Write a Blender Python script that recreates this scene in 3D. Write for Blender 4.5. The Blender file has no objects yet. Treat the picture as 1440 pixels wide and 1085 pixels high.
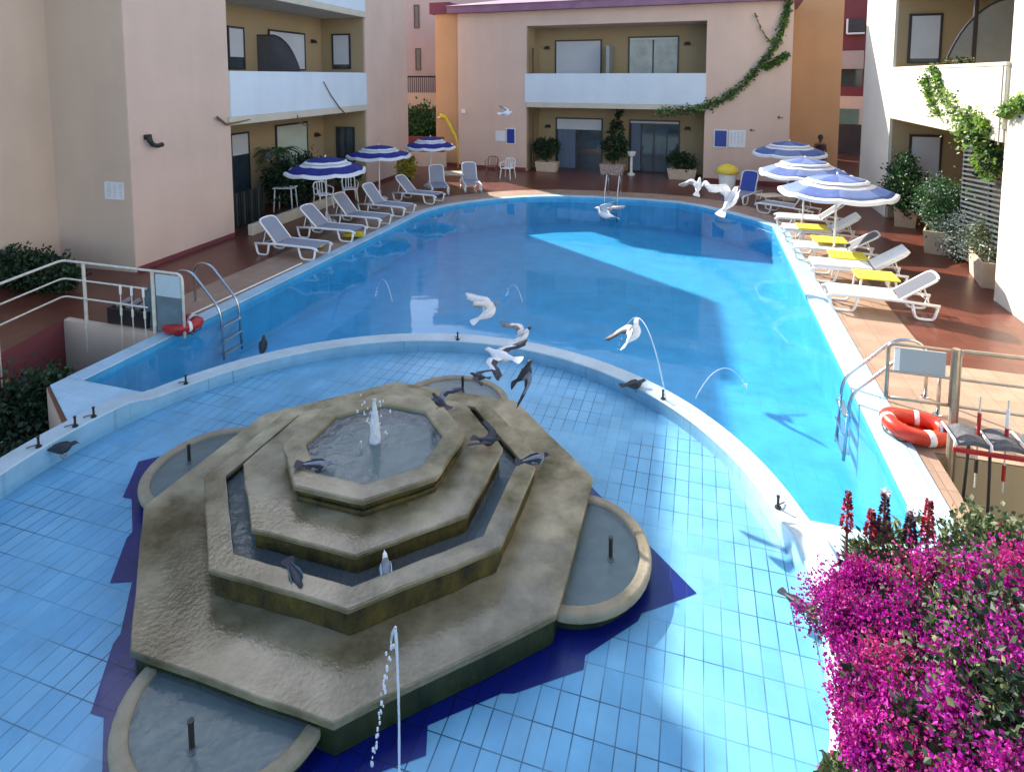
import bpy, bmesh, math, random
from mathutils import Vector, Matrix, noise
random.seed(7)
rad = math.radians
sin, cos, pi = math.sin, math.cos, math.pi
scene = bpy.context.scene
COL = scene.collection

# ------------------------------------------------------------------ camera, sky, sun, exposure
H = 4.0                                   # eye height above the pool deck (first-floor balcony)
FOC, CXP, YH, PIT, YAW = 860.0, 720.0, 108.0, rad(5), rad(17)
CYP = YH + FOC * math.tan(PIT)
cd = bpy.data.cameras.new('camera')
cam = bpy.data.objects.new('camera', cd)
COL.objects.link(cam)
cam.location = (0, 0, H)
cam.rotation_euler = (pi / 2 - PIT, 0, YAW)
cd.sensor_fit = 'HORIZONTAL'
cd.sensor_width = 36
cd.lens = 36 * FOC / 1440
cd.shift_x = 0
cd.shift_y = -(542.5 - CYP) / 1440
cd.clip_start = 0.05
cd.clip_end = 1500
scene.camera = cam

SUN_DIR = Vector((0.79, -0.613, 0)).normalized()      # where the light travels on the ground
ELEV = rad(33)
w = bpy.data.worlds.new('World')
scene.world = w
w.use_nodes = True
nt = w.node_tree
bg = nt.nodes['Background']
sky = nt.nodes.new('ShaderNodeTexSky')
sky.sky_type = 'NISHITA'
sky.sun_disc = False
sky.sun_elevation = ELEV
sky.sun_rotation = math.atan2(-SUN_DIR.x, -SUN_DIR.y)
sky.air_density = 1.0
sky.dust_density = 1.0
nt.links.new(sky.outputs[0], bg.inputs[0])
bg.inputs[1].default_value = 0.15
sl = bpy.data.lights.new('sun', 'SUN')
sl.energy = 4.3
sl.angle = rad(0.7)
sl.color = (1.0, 0.94, 0.84)
sun = bpy.data.objects.new('sun', sl)
COL.objects.link(sun)
ld = Vector((SUN_DIR.x * cos(ELEV), SUN_DIR.y * cos(ELEV), -sin(ELEV)))
sun.rotation_euler = ld.to_track_quat('-Z', 'Y').to_euler()
sun.location = (-20, 30, 30)
scene.view_settings.view_transform = 'Standard'
scene.view_settings.look = 'None'
scene.view_settings.gamma = 1
scene.view_settings.exposure = 1.4
scene.cycles.transparent_max_bounces = 16

# ------------------------------------------------------------------ survey: pixel of the photograph -> place in the world
def ray(px, py):
    x, u = (px - CXP) / FOC, -(py - CYP) / FOC
    y, z = cos(PIT) + u * sin(PIT), -sin(PIT) + u * cos(PIT)
    return Vector((x * cos(YAW) - y * sin(YAW), x * sin(YAW) + y * cos(YAW), z))
def G(px, py, z=0.0):
    d = ray(px, py)
    t = (z - H) / d.z
    return Vector((d.x * t, d.y * t, z))
def A(px, py, dist):
    d = ray(px, py)
    return Vector((0, 0, H)) + d * (dist / math.hypot(d.x, d.y))

# ------------------------------------------------------------------ materials
MATS = {}
def mat(name, col, rough=0.7, var=0.12, scale=3.0, bump=0.0, bscale=40.0, metal=0.0, spec=0.5, island=0.0, trans=0.0, col2=None, stretch=(1, 1, 1)):
    if name in MATS: return MATS[name]
    m = bpy.data.materials.new(name)
    m.use_nodes = True
    n, l = m.node_tree.nodes, m.node_tree.links
    p = n['Principled BSDF']
    p.inputs['Roughness'].default_value = rough
    p.inputs['Metallic'].default_value = metal
    p.inputs['Specular IOR Level'].default_value = spec
    tc = n.new('ShaderNodeTexCoord')
    mp = n.new('ShaderNodeMapping')
    mp.inputs['Scale'].default_value = stretch
    l.new(tc.outputs['Object'], mp.inputs[0])
    nz = n.new('ShaderNodeTexNoise')
    nz.inputs['Scale'].default_value = scale
    nz.inputs['Detail'].default_value = 8
    nz.inputs['Roughness'].default_value = 0.6
    l.new(mp.outputs[0], nz.inputs['Vector'])
    rp = n.new('ShaderNodeValToRGB')
    c2 = col2 or tuple(min(1, c * (1 + var)) for c in col)
    c1 = col if col2 else tuple(c * (1 - var) for c in col)
    rp.color_ramp.elements[0].position = 0.32
    rp.color_ramp.elements[1].position = 0.68
    rp.color_ramp.elements[0].color = (*c1, 1)
    rp.color_ramp.elements[1].color = (*c2, 1)
    l.new(nz.outputs['Fac'], rp.inputs[0])
    out = rp.outputs[0]
    if island:
        g = n.new('ShaderNodeNewGeometry')
        hs = n.new('ShaderNodeHueSaturation')
        mr = n.new('ShaderNodeMapRange')
        mr.inputs['To Min'].default_value = 1 - island
        mr.inputs['To Max'].default_value = 1 + island
        l.new(g.outputs['Random Per Island'], mr.inputs[0])
        l.new(mr.outputs[0], hs.inputs['Value'])
        mr2 = n.new('ShaderNodeMapRange')
        mr2.inputs['To Min'].default_value = 0.5 + 0.04 * island
        mr2.inputs['To Max'].default_value = 0.5 - 0.04 * island
        l.new(g.outputs['Random Per Island'], mr2.inputs[0])
        l.new(mr2.outputs[0], hs.inputs['Hue'])
        l.new(out, hs.inputs['Color'])
        out = hs.outputs[0]
    l.new(out, p.inputs['Base Color'])
    if bump:
        b1 = n.new('ShaderNodeTexNoise')
        b1.inputs['Scale'].default_value = bscale
        b1.inputs['Detail'].default_value = 6
        l.new(mp.outputs[0], b1.inputs['Vector'])
        bp = n.new('ShaderNodeBump')
        bp.inputs['Strength'].default_value = bump
        bp.inputs['Distance'].default_value = 0.02
        l.new(b1.outputs['Fac'], bp.inputs['Height'])
        l.new(bp.outputs[0], p.inputs['Normal'])
    if trans:
        tr = n.new('ShaderNodeBsdfTranslucent')
        l.new(out, tr.inputs[0])
        mx = n.new('ShaderNodeMixShader')
        mx.inputs[0].default_value = trans
        l.new(p.outputs[0], mx.inputs[1])
        l.new(tr.outputs[0], mx.inputs[2])
        l.new(mx.outputs[0], n['Material Output'].inputs[0])
    MATS[name] = m
    return m

def stucco(name, col, streak=0.10):
    """rendered wall: fine grain, broad uneven tone and faint rain streaks"""
    m = mat(name, col, rough=0.9, var=0.05, scale=0.7, bump=0.25, bscale=90, spec=0.2)
    n, l = m.node_tree.nodes, m.node_tree.links
    p = n['Principled BSDF']
    src = p.inputs['Base Color'].links[0].from_socket
    tc = n.new('ShaderNodeTexCoord')
    mp = n.new('ShaderNodeMapping')
    mp.inputs['Scale'].default_value = (1.3, 1.3, 0.16)
    l.new(tc.outputs['Object'], mp.inputs[0])
    nz = n.new('ShaderNodeTexNoise')
    nz.inputs['Scale'].default_value = 1.6
    nz.inputs['Detail'].default_value = 7
    l.new(mp.outputs[0], nz.inputs['Vector'])
    mr = n.new('ShaderNodeMapRange')
    mr.inputs['From Min'].default_value = 0.35
    mr.inputs['From Max'].default_value = 0.75
    mr.inputs['To Min'].default_value = 1.0
    mr.inputs['To Max'].default_value = 1.0 - streak * .55
    l.new(nz.outputs['Fac'], mr.inputs[0])
    mx = n.new('ShaderNodeMix')
    mx.data_type = 'RGBA'
    mx.blend_type = 'MULTIPLY'
    mx.inputs['Factor'].default_value = 1
    l.new(src, mx.inputs['A'])
    l.new(mr.outputs[0], mx.inputs['B'])
    l.new(mx.outputs['Result'], p.inputs['Base Color'])
    return m

def tile_mat(name, c1, c2, mortar, bw, bh, msize, rough=0.35, offset=0.0, rot=0.0, fade=0.6, bump=0.3, wear=None):
    m = bpy.data.materials.new(name)
    m.use_nodes = True
    n, l = m.node_tree.nodes, m.node_tree.links
    p = n['Principled BSDF']
    p.inputs['Roughness'].default_value = rough
    tc = n.new('ShaderNodeTexCoord')
    mp = n.new('ShaderNodeMapping')
    mp.inputs['Rotation'].default_value = (0, 0, rot)
    l.new(tc.outputs['Object'], mp.inputs[0])
    br = n.new('ShaderNodeTexBrick')
    br.offset = offset
    br.inputs['Scale'].default_value = 1
    br.inputs['Brick Width'].default_value = bw
    br.inputs['Row Height'].default_value = bh
    br.inputs['Mortar Size'].default_value = msize
    br.inputs['Mortar Smooth'].default_value = 0.3
    br.inputs['Color1'].default_value = (*c1, 1)
    br.inputs['Color2'].default_value = (*c2, 1)
    l.new(mp.outputs[0], br.inputs['Vector'])
    nz = n.new('ShaderNodeTexNoise')
    nz.inputs['Scale'].default_value = 1.1
    nz.inputs['Detail'].default_value = 5
    l.new(tc.outputs['Object'], nz.inputs['Vector'])
    mr = n.new('ShaderNodeMapRange')
    mr.inputs['From Min'].default_value = 0.38
    mr.inputs['From Max'].default_value = 0.6
    mr.inputs['To Min'].default_value = fade
    mr.inputs['To Max'].default_value = 0.0
    l.new(nz.outputs['Fac'], mr.inputs[0])
    mm = n.new('ShaderNodeMix')
    mm.data_type = 'RGBA'
    l.new(mr.outputs[0], mm.inputs['Factor'])
    mm.inputs['A'].default_value = (*mortar, 1)
    mm.inputs['B'].default_value = (*c1, 1)
    l.new(mm.outputs['Result'], br.inputs['Mortar'])
    nz2 = n.new('ShaderNodeTexNoise')
    nz2.inputs['Scale'].default_value = 2.3
    nz2.inputs['Detail'].default_value = 9
    nz2.inputs['Roughness'].default_value = 0.65
    l.new(tc.outputs['Object'], nz2.inputs['Vector'])
    mr2 = n.new('ShaderNodeMapRange')
    mr2.inputs['From Min'].default_value = 0.3
    mr2.inputs['From Max'].default_value = 0.7
    mr2.inputs['To Min'].default_value = 0.82
    mr2.inputs['To Max'].default_value = 1.12
    l.new(nz2.outputs['Fac'], mr2.inputs[0])
    mx = n.new('ShaderNodeMix')
    mx.data_type = 'RGBA'
    mx.blend_type = 'MULTIPLY'
    mx.inputs['Factor'].default_value = 1
    l.new(br.outputs['Color'], mx.inputs['A'])
    l.new(mr2.outputs[0], mx.inputs['B'])
    l.new(mx.outputs['Result'], p.inputs['Base Color'])
    bp = n.new('ShaderNodeBump')
    bp.inputs['Strength'].default_value = bump
    bp.inputs['Distance'].default_value = 0.004
    bp.invert = True
    l.new(br.outputs['Fac'], bp.inputs['Height'])
    l.new(bp.outputs[0], p.inputs['Normal'])
    MATS[name] = m
    return m

def water_mat(name, tint, bump=0.12, scale=3.0, film=None, filmfac=0.0, gloss=1.0):
    """clear water: what lies below shows through, tinted; the sky and the walls mirror in it"""
    m = bpy.data.materials.new(name)
    m.use_nodes = True
    n, l = m.node_tree.nodes, m.node_tree.links
    n.remove(n['Principled BSDF'])
    tr = n.new('ShaderNodeBsdfTransparent')
    tr.inputs[0].default_value = (*tint, 1)
    body = tr.outputs[0]
    if film:
        df = n.new('ShaderNodeBsdfDiffuse')
        df.inputs[0].default_value = (*film, 1)
        mf = n.new('ShaderNodeMixShader')
        mf.inputs[0].default_value = filmfac
        l.new(body, mf.inputs[1])
        l.new(df.outputs[0], mf.inputs[2])
        body = mf.outputs[0]
    gl = n.new('ShaderNodeBsdfGlossy')
    gl.inputs['Roughness'].default_value = 0.03
    fr = n.new('ShaderNodeLayerWeight')
    fr.inputs[0].default_value = 0.5
    pw = n.new('ShaderNodeMath')
    pw.operation = 'POWER'
    pw.inputs[1].default_value = 5
    l.new(fr.outputs['Facing'], pw.inputs[0])
    sc = n.new('ShaderNodeMath')
    sc.operation = 'MULTIPLY_ADD'
    sc.inputs[1].default_value = gloss
    sc.inputs[2].default_value = 0.02 * gloss
    l.new(pw.outputs[0], sc.inputs[0])
    mx = n.new('ShaderNodeMixShader')
    l.new(sc.outputs[0], mx.inputs[0])
    l.new(body, mx.inputs[1])
    l.new(gl.outputs[0], mx.inputs[2])
    l.new(mx.outputs[0], n['Material Output'].inputs[0])
    tc = n.new('ShaderNodeTexCoord')
    nz = n.new('ShaderNodeTexNoise')
    nz.inputs['Scale'].default_value = scale
    nz.inputs['Detail'].default_value = 4
    nz.inputs['Distortion'].default_value = 0.6
    l.new(tc.outputs['Object'], nz.inputs['Vector'])
    bp = n.new('ShaderNodeBump')
    bp.inputs['Strength'].default_value = bump
    bp.inputs['Distance'].default_value = 0.05
    l.new(nz.outputs['Fac'], bp.inputs['Height'])
    l.new(bp.outputs[0], gl.inputs['Normal'])
    l.new(bp.outputs[0], fr.inputs['Normal'])
    MATS[name] = m
    return m

M_PEACH = stucco('stucco_peach', (0.68, 0.49, 0.39))
M_CREAM = stucco('stucco_cream', (0.64, 0.485, 0.37))
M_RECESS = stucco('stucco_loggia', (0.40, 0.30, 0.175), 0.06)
M_ORANGE = stucco('stucco_orange', (0.56, 0.32, 0.17))
M_WHITE = stucco('stucco_white', (0.67, 0.735, 0.79), 0.08)
M_EDGE = stucco('stucco_edge', (0.60, 0.53, 0.42), 0.12)
M_FARPINK = stucco('stucco_far_pink', (0.47, 0.37, 0.345))
M_MAROON = stucco('stucco_maroon', (0.20, 0.055, 0.06))
M_ROOF = mat('roof_fascia', (0.27, 0.13, 0.20), rough=0.6, var=0.15, scale=2)
M_PAINT = mat('white_metal_paint', (0.78, 0.77, 0.74), rough=0.4, var=0.05)
M_PLASTIC = mat('white_plastic', (0.80, 0.79, 0.76), rough=0.35, var=0.05, scale=5)
M_SHUT = mat('shutter_slats', (0.60, 0.62, 0.66), rough=0.5, var=0.06, scale=1, bump=0.0)
M_SHUTG = mat('shutter_pale_green', (0.55, 0.62, 0.55), rough=0.5, var=0.06)
M_DARKFR = mat('dark_frame', (0.035, 0.03, 0.035), rough=0.4, var=0.2)
M_LAMP = mat('black_iron', (0.02, 0.016, 0.014), rough=0.5, var=0.3)
M_STEEL = mat('stainless_steel', (0.55, 0.55, 0.55), rough=0.22, metal=1.0, var=0.08)
M_RAIL = mat('cream_rail_paint', (0.66, 0.60, 0.50), rough=0.45, var=0.12, scale=12)
M_SLING = mat('grey_sling', (0.27, 0.275, 0.32), rough=0.8, var=0.10, scale=60, bump=0.3, bscale=300)
M_SLINGM = mat('mid_grey_sling', (0.085, 0.09, 0.11), rough=0.8, var=0.10, scale=60)
M_SLINGD = mat('dark_grey_sling', (0.15, 0.15, 0.17), rough=0.8, var=0.10, scale=60)
M_SLINGB = mat('blue_sling', (0.03, 0.06, 0.30), rough=0.7, var=0.15, scale=30)
M_CUSH = mat('white_cushion', (0.78, 0.76, 0.72), rough=0.8, var=0.06, scale=9, bump=0.4, bscale=30)
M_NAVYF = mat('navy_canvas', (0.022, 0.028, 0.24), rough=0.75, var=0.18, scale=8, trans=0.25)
M_BLUEF = mat('sunlit_blue_canvas', (0.10, 0.16, 0.40), rough=0.75, var=0.14, scale=8, trans=0.25)  # lit copy of the navy canvas, sunlight put into its colour
M_BLUEL = mat('sunlit_pale_canvas', (0.19, 0.26, 0.48), rough=0.75, var=0.10, scale=8, trans=0.3)  # paler still, for the panels that catch more sun
M_WHITEF = mat('white_canvas', (0.80, 0.80, 0.82), rough=0.8, var=0.05, scale=8, trans=0.2)
M_YEL = mat('yellow_plastic', (0.75, 0.52, 0.03), rough=0.4, var=0.12, scale=6)
M_YELC = mat('yellow_towel', (0.80, 0.66, 0.05), rough=0.9, var=0.12, scale=20, bump=0.5, bscale=120)
M_RED = mat('orange_red_plastic', (0.55, 0.035, 0.012), rough=0.35, var=0.15, scale=6)
M_DRED = mat('dark_red_plastic', (0.36, 0.015, 0.015), rough=0.4, var=0.2, scale=6)
M_TERR = mat('planter_concrete', (0.55, 0.42, 0.30), rough=0.85, var=0.12, scale=5, bump=0.3, bscale=60)
M_SOIL = mat('soil', (0.06, 0.04, 0.025), rough=0.95, var=0.3, scale=15, bump=0.8, bscale=40)
M_STONE = mat('wet_shaded_limestone', (0.085, 0.070, 0.018), col2=(0.48, 0.40, 0.25), rough=0.33, scale=2.1, bump=0.16, bscale=30)
def wet_shade_front(m):
    # wetness and deep shade of the front painted darker into the stone, ragged limit
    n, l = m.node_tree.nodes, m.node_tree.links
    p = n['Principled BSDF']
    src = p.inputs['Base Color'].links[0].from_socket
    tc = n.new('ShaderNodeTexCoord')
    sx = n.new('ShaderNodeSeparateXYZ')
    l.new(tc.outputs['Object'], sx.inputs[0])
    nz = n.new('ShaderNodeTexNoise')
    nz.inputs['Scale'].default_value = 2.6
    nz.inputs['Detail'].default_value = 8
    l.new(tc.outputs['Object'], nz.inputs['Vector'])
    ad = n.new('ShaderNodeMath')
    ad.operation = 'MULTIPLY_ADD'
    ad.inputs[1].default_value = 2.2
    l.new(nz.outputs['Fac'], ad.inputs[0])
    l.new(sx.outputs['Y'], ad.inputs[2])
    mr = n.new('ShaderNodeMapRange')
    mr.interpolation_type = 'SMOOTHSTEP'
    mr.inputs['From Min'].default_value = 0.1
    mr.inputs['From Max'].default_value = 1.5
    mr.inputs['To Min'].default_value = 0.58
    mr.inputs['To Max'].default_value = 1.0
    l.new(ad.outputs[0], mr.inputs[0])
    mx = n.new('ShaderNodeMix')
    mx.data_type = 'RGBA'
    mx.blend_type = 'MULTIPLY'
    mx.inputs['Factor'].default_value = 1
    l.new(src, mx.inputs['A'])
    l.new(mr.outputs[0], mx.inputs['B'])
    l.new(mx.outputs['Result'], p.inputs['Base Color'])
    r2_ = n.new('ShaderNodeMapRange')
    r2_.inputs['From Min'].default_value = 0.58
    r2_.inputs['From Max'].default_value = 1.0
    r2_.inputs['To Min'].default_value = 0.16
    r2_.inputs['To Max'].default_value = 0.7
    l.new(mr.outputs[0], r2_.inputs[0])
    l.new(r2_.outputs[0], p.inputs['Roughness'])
wet_shade_front(M_STONE)
M_STONED = mat('dry_limestone', (0.20, 0.17, 0.10), col2=(0.36, 0.30, 0.21), rough=0.75, scale=3.5, bump=0.35, bscale=40)
M_MOSS = mat('mossy_riser', (0.008, 0.007, 0.001), col2=(0.085, 0.062, 0.006), rough=0.6, scale=7, bump=0.9, bscale=26, stretch=(1, 1, 0.5))
M_GREENW = mat('algae_wall', (0.006, 0.012, 0.002), col2=(0.03, 0.038, 0.007), rough=0.5, scale=5, bump=0.6, bscale=20, stretch=(1, 1, 0.4))
M_BASIN = mat('basin_bottom', (0.09, 0.12, 0.10), col2=(0.18, 0.21, 0.19), rough=0.6, scale=4)
M_FOAM = mat('foam', (0.82, 0.86, 0.90), rough=0.5, var=0.08, scale=30, bump=0.8, bscale=60, trans=0.35)
M_SPLASH = water_mat('splash_water', (0.80, 0.88, 0.95), 0.6, 30, (0.85, 0.9, 0.95), 0.45)
M_GLASSD = mat('window_glass', (0.03, 0.045, 0.06), rough=0.06, var=0.25, scale=1.5, spec=0.9)
M_CURT = mat('blue_grey_curtain', (0.13, 0.17, 0.24), rough=0.9, var=0.25, scale=9, stretch=(6, 6, 0.1))
M_SCREEN = mat('smoked_screen', (0.10, 0.105, 0.125), rough=0.2, var=0.1)
M_SCREENL = mat('grey_screen', (0.26, 0.29, 0.29), rough=0.3, var=0.1)
M_BLUES = mat('blue_sign', (0.02, 0.045, 0.27), rough=0.4, var=0.1)
M_BOARD = mat('white_board', (0.72, 0.73, 0.76), rough=0.5, var=0.05)
M_LEAFD = mat('leaf_dark', (0.014, 0.04, 0.012), rough=0.55, var=0.35, scale=5, island=0.5, trans=0.15)
M_LEAF = mat('leaf_mid', (0.045, 0.12, 0.035), rough=0.5, var=0.3, scale=5, island=0.5, trans=0.25)
M_LEAFL = mat('leaf_light', (0.20, 0.33, 0.05), rough=0.5, var=0.3, scale=5, island=0.4, trans=0.35)
M_LEAFG = mat('leaf_grey', (0.26, 0.31, 0.28), rough=0.6, var=0.3, scale=5, island=0.5, trans=0.2)
M_LEAFO = mat('leaf_olive', (0.10, 0.125, 0.045), rough=0.6, var=0.3, scale=5, island=0.5, trans=0.2)
M_LEAFY = mat('leaf_yellow', (0.36, 0.30, 0.03), rough=0.6, var=0.3, scale=5, island=0.4, trans=0.2)
M_BRACT = mat('magenta_bract', (0.42, 0.010, 0.27), rough=0.6, var=0.3, scale=6, island=0.45, trans=0.35)
M_BRACTP = mat('pink_bract', (0.50, 0.03, 0.19), rough=0.6, var=0.3, scale=6, island=0.4, trans=0.3)
M_TWIG = mat('twig', (0.16, 0.11, 0.06), rough=0.9, var=0.3, scale=20)
M_FLRED = mat('red_flower', (0.35, 0.015, 0.03), rough=0.6, var=0.4, scale=20, island=0.4)
M_BWHITE = mat('white_feather', (0.72, 0.70, 0.70), rough=0.8, var=0.10, scale=30)
M_BGREY = mat('grey_feather', (0.20, 0.21, 0.24), rough=0.8, var=0.3, scale=25)
M_BDARK = mat('dark_feather', (0.025, 0.027, 0.035), rough=0.6, var=0.4, scale=25)
M_BEAK = mat('beak', (0.10, 0.07, 0.06), rough=0.5)
M_SKIN = mat('brown_skin', (0.16, 0.07, 0.04), rough=0.6)
M_CLOTH = mat('dark_cloth', (0.05, 0.02, 0.025), rough=0.9)

M_DECK = tile_mat('terracotta_tiles', (0.155, 0.046, 0.028), (0.12, 0.037, 0.023), (0.06, 0.03, 0.02), 0.30, 0.30, 0.008, rough=0.32, fade=0.4)
M_DECKB = tile_mat('beige_tiles', (0.375, 0.245, 0.17), (0.33, 0.215, 0.148), (0.22, 0.145, 0.10), 0.30, 0.30, 0.007, rough=0.5, fade=0.7)
M_COPE = tile_mat('pale_coping_tiles', (0.42, 0.62, 0.74), (0.39, 0.60, 0.73), (0.30, 0.48, 0.60), 0.25, 0.133, 0.004, rough=0.35, fade=0.9)
M_RIM = tile_mat('cream_rim_tiles', (0.47, 0.57, 0.60), (0.44, 0.55, 0.59), (0.34, 0.43, 0.47), 0.4, 0.4, 0.003, rough=0.5, fade=1.0)
M_WADE = tile_mat('wading_pool_tiles', (0.20, 0.43, 0.58), (0.15, 0.375, 0.55), (0.02, 0.085, 0.14), 0.133, 0.25, 0.0052, rough=0.3, fade=0.85)
M_NAVY = tile_mat('navy_pool_tiles', (0.003, 0.009, 0.15), (0.003, 0.007, 0.12), (0.002, 0.004, 0.05), 0.133, 0.25, 0.005, rough=0.3)
M_POOL = tile_mat('main_pool_tiles', (0.065, 0.38, 0.64), (0.06, 0.365, 0.62), (0.045, 0.31, 0.55), 0.25, 0.133, 0.005, rough=0.3, fade=1.0)
M_WATER = water_mat('pool_water', (0.80, 0.94, 0.98), 0.05, 1.6, gloss=0.85)
M_WWADE = water_mat('wading_water', (0.90, 0.97, 1.0), 0.12, 4.0, gloss=0.2)
M_WFOUNT = water_mat('fountain_water', (0.70, 0.80, 0.78), 0.22, 9.0, (0.36, 0.42, 0.45), 0.22)

# ------------------------------------------------------------------ mesh helpers
class MB:
    def __init__(s): s.v, s.f, s.mi, s.m = [], [], [], 0
    def add(s, vs, fs):
        o = len(s.v)
        s.v += [tuple(v) for v in vs]
        s.f += [tuple(i + o for i in f) for f in fs]
        s.mi += [s.m] * len(fs)
        return s
    def box(s, x0, x1, y0, y1, z0, z1):
        vs = [(x, y, z) for z in (z0, z1) for y in (y0, y1) for x in (x0, x1)]
        return s.add(vs, [(0, 2, 3, 1), (4, 5, 7, 6), (0, 1, 5, 4), (2, 6, 7, 3), (0, 4, 6, 2), (1, 3, 7, 5)])
    def obox(s, c, ax, ay, az):
        """box about c with half-axis vectors"""
        c, ax, ay, az = Vector(c), Vector(ax), Vector(ay), Vector(az)
        vs = [c + ax * i + ay * j + az * k for k in (-1, 1) for j in (-1, 1) for i in (-1, 1)]
        return s.add(vs, [(0, 2, 3, 1), (4, 5, 7, 6), (0, 1, 5, 4), (2, 6, 7, 3), (0, 4, 6, 2), (1, 3, 7, 5)])
    def tube(s, pts, r, n=8, closed=False):
        pts = [Vector(p) for p in pts]
        rs = r if isinstance(r, (list, tuple)) else [r] * len(pts)
        up = None
        rings = []
        k = len(pts)
        for i, p in enumerate(pts):
            if closed: t = (pts[(i + 1) % k] - pts[i - 1])
            else: t = pts[min(i + 1, k - 1)] - pts[max(i - 1, 0)]
            t = t.normalized() if t.length > 1e-9 else Vector((0, 0, 1))
            if up is None:
                up = Vector((0, 0, 1)) if abs(t.z) < 0.9 else Vector((1, 0, 0))
            e = t.cross(up)
            e = e.normalized() if e.length > 1e-6 else t.orthogonal().normalized()
            up = e.cross(t).normalized()
            rings.append([p + e * (rs[i] * cos(2 * pi * j / n)) + up * (rs[i] * sin(2 * pi * j / n)) for j in range(n)])
        vs = [v for R in rings for v in R]
        fs = []
        m = k if closed else k - 1
        for i in range(m):
            a, b = i * n, ((i + 1) % k) * n
            for j in range(n):
                fs.append((a + j, a + (j + 1) % n, b + (j + 1) % n, b + j))
        if not closed:
            fs.append(tuple(range(n - 1, -1, -1)))
            fs.append(tuple(range((k - 1) * n, k * n)))
        return s.add(vs, fs)
    def prism(s, poly, z0, z1, poly2=None):
        k = len(poly)
        q = poly2 or poly
        vs = [(p[0], p[1], z0) for p in poly] + [(p[0], p[1], z1) for p in q]
        fs = [tuple(range(k - 1, -1, -1)), tuple(range(k, 2 * k))] + [(i, (i + 1) % k, k + (i + 1) % k, k + i) for i in range(k)]
        return s.add(vs, fs)
    def ring(s, pin, pout, z0, z1):
        """solid closed ring between two loops with the same number of points"""
        k = len(pin)
        vs = [(p[0], p[1], z) for L, z in ((pin, z0), (pout, z0), (pout, z1), (pin, z1)) for p in L]
        fs = []
        for i in range(k):
            j = (i + 1) % k
            for q in range(4):
                r = (q + 1) % 4
                fs.append((q * k + i, q * k + j, r * k + j, r * k + i))
        return s.add(vs, fs)
    def strip(s, A_, B_, z, zb=None):
        """open sheet, or slab down to zb, between two polylines"""
        k = len(A_)
        if zb is None:
            return s.add([(p[0], p[1], z) for p in A_] + [(p[0], p[1], z) for p in B_], [(i, i + 1, k + i + 1, k + i) for i in range(k - 1)])
        vs = [(p[0], p[1], h) for L, h in ((A_, z), (B_, z), (B_, zb), (A_, zb)) for p in L]
        fs = []
        for i in range(k - 1):
            for q in range(4):
                r = (q + 1) % 4
                fs.append((q * k + i, q * k + i + 1, r * k + i + 1, r * k + i))
        fs += [(0, k, 2 * k, 3 * k), (k - 1, 4 * k - 1, 3 * k - 1, 2 * k - 1)]
        return s.add(vs, fs)
    def sheet(s, poly, z):
        return s.add([(p[0], p[1], z) for p in poly], [tuple(range(len(poly)))])
    def lathe(s, prof, n=16, c=(0, 0, 0), sq=None):
        vs, fs = [], []
        for r, z in prof:
            for j in range(n):
                t = 2 * pi * j / n
                vs.append((c[0] + r * cos(t), c[1] + r * sin(t), c[2] + z))
        for i in range(len(prof) - 1):
            for j in range(n):
                fs.append((i * n + j, i * n + (j + 1) % n, (i + 1) * n + (j + 1) % n, (i + 1) * n + j))
        fs.append(tuple(range(n - 1, -1, -1)))
        fs.append(tuple(range((len(prof) - 1) * n, len(prof) * n)))
        return s.add(vs, fs)
    def leaf(s, p, L, wd, d=None, fold=0.25):
        d = d or Vector((random.gauss(0, 1), random.gauss(0, 1), random.gauss(0, 1))).normalized()
        u = d.cross(Vector((random.gauss(0, 1), random.gauss(0, 1), random.gauss(0, 1))))
        u = u.normalized() if u.length > 1e-6 else d.orthogonal()
        n_ = d.cross(u)
        p = Vector(p)
        m = p + d * (L * 0.45)
        return s.add([p, m + u * wd + n_ * wd * fold, p + d * L, m - u * wd + n_ * wd * fold], [(0, 1, 2), (0, 2, 3)])

def build(mb, name, m, parent=None, bevel=0.0, smooth=False, loc=None, rz=0.0, seg=2):
    me = bpy.data.meshes.new(name)
    me.from_pydata(mb.v, [], mb.f)
    for x in (m if isinstance(m, (list, tuple)) else [m]): me.materials.append(x)
    for i, p in enumerate(me.polygons): p.material_index = mb.mi[i]
    bm = bmesh.new()
    bm.from_mesh(me)
    if not smooth == 'leaf':
        bmesh.ops.recalc_face_normals(bm, faces=bm.faces)
    bm.to_mesh(me)
    bm.free()
    if smooth is True:
        for p in me.polygons: p.use_smooth = True
    o = bpy.data.objects.new(name, me)
    COL.objects.link(o)
    if parent: o.parent = parent
    if loc is not None: o.location = loc
    o.rotation_euler.z = rz
    if bevel:
        b = o.modifiers.new('bevel', 'BEVEL')
        b.width = bevel
        b.segments = seg
        b.limit_method = 'ANGLE'
        b.angle_limit = rad(35)
    return o
def smooth_angle(o, ang=35):
    for p in o.data.polygons: p.use_smooth = True
    try:
        o.data.set_sharp_from_angle(angle=rad(ang))
    except Exception: pass
    return o
def tag(o, label, cat, group=None, kind=None):
    if label: o['label'] = label
    if cat: o['category'] = cat
    if group: o['group'] = group
    if kind: o['kind'] = kind
    return o
def thing(name, label, cat, loc=(0, 0, 0), rz=0.0, group=None):
    o = bpy.data.objects.new(name, None)
    COL.objects.link(o)
    o.empty_display_size = 0.2
    o.location = loc
    o.rotation_euler.z = rz
    return tag(o, label, cat, group)
def structure(o): o['kind'] = 'structure'; return o
def copy_tree(o, parent=None):
    c = o.copy()
    COL.objects.link(c)
    c.parent = parent
    for ch in list(o.children): copy_tree(ch, c)
    return c
def arc(c, r, a0, a1, n):
    return [(c[0] + r * cos(a0 + (a1 - a0) * i / n), c[1] + r * sin(a0 + (a1 - a0) * i / n)) for i in range(n + 1)]
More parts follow.
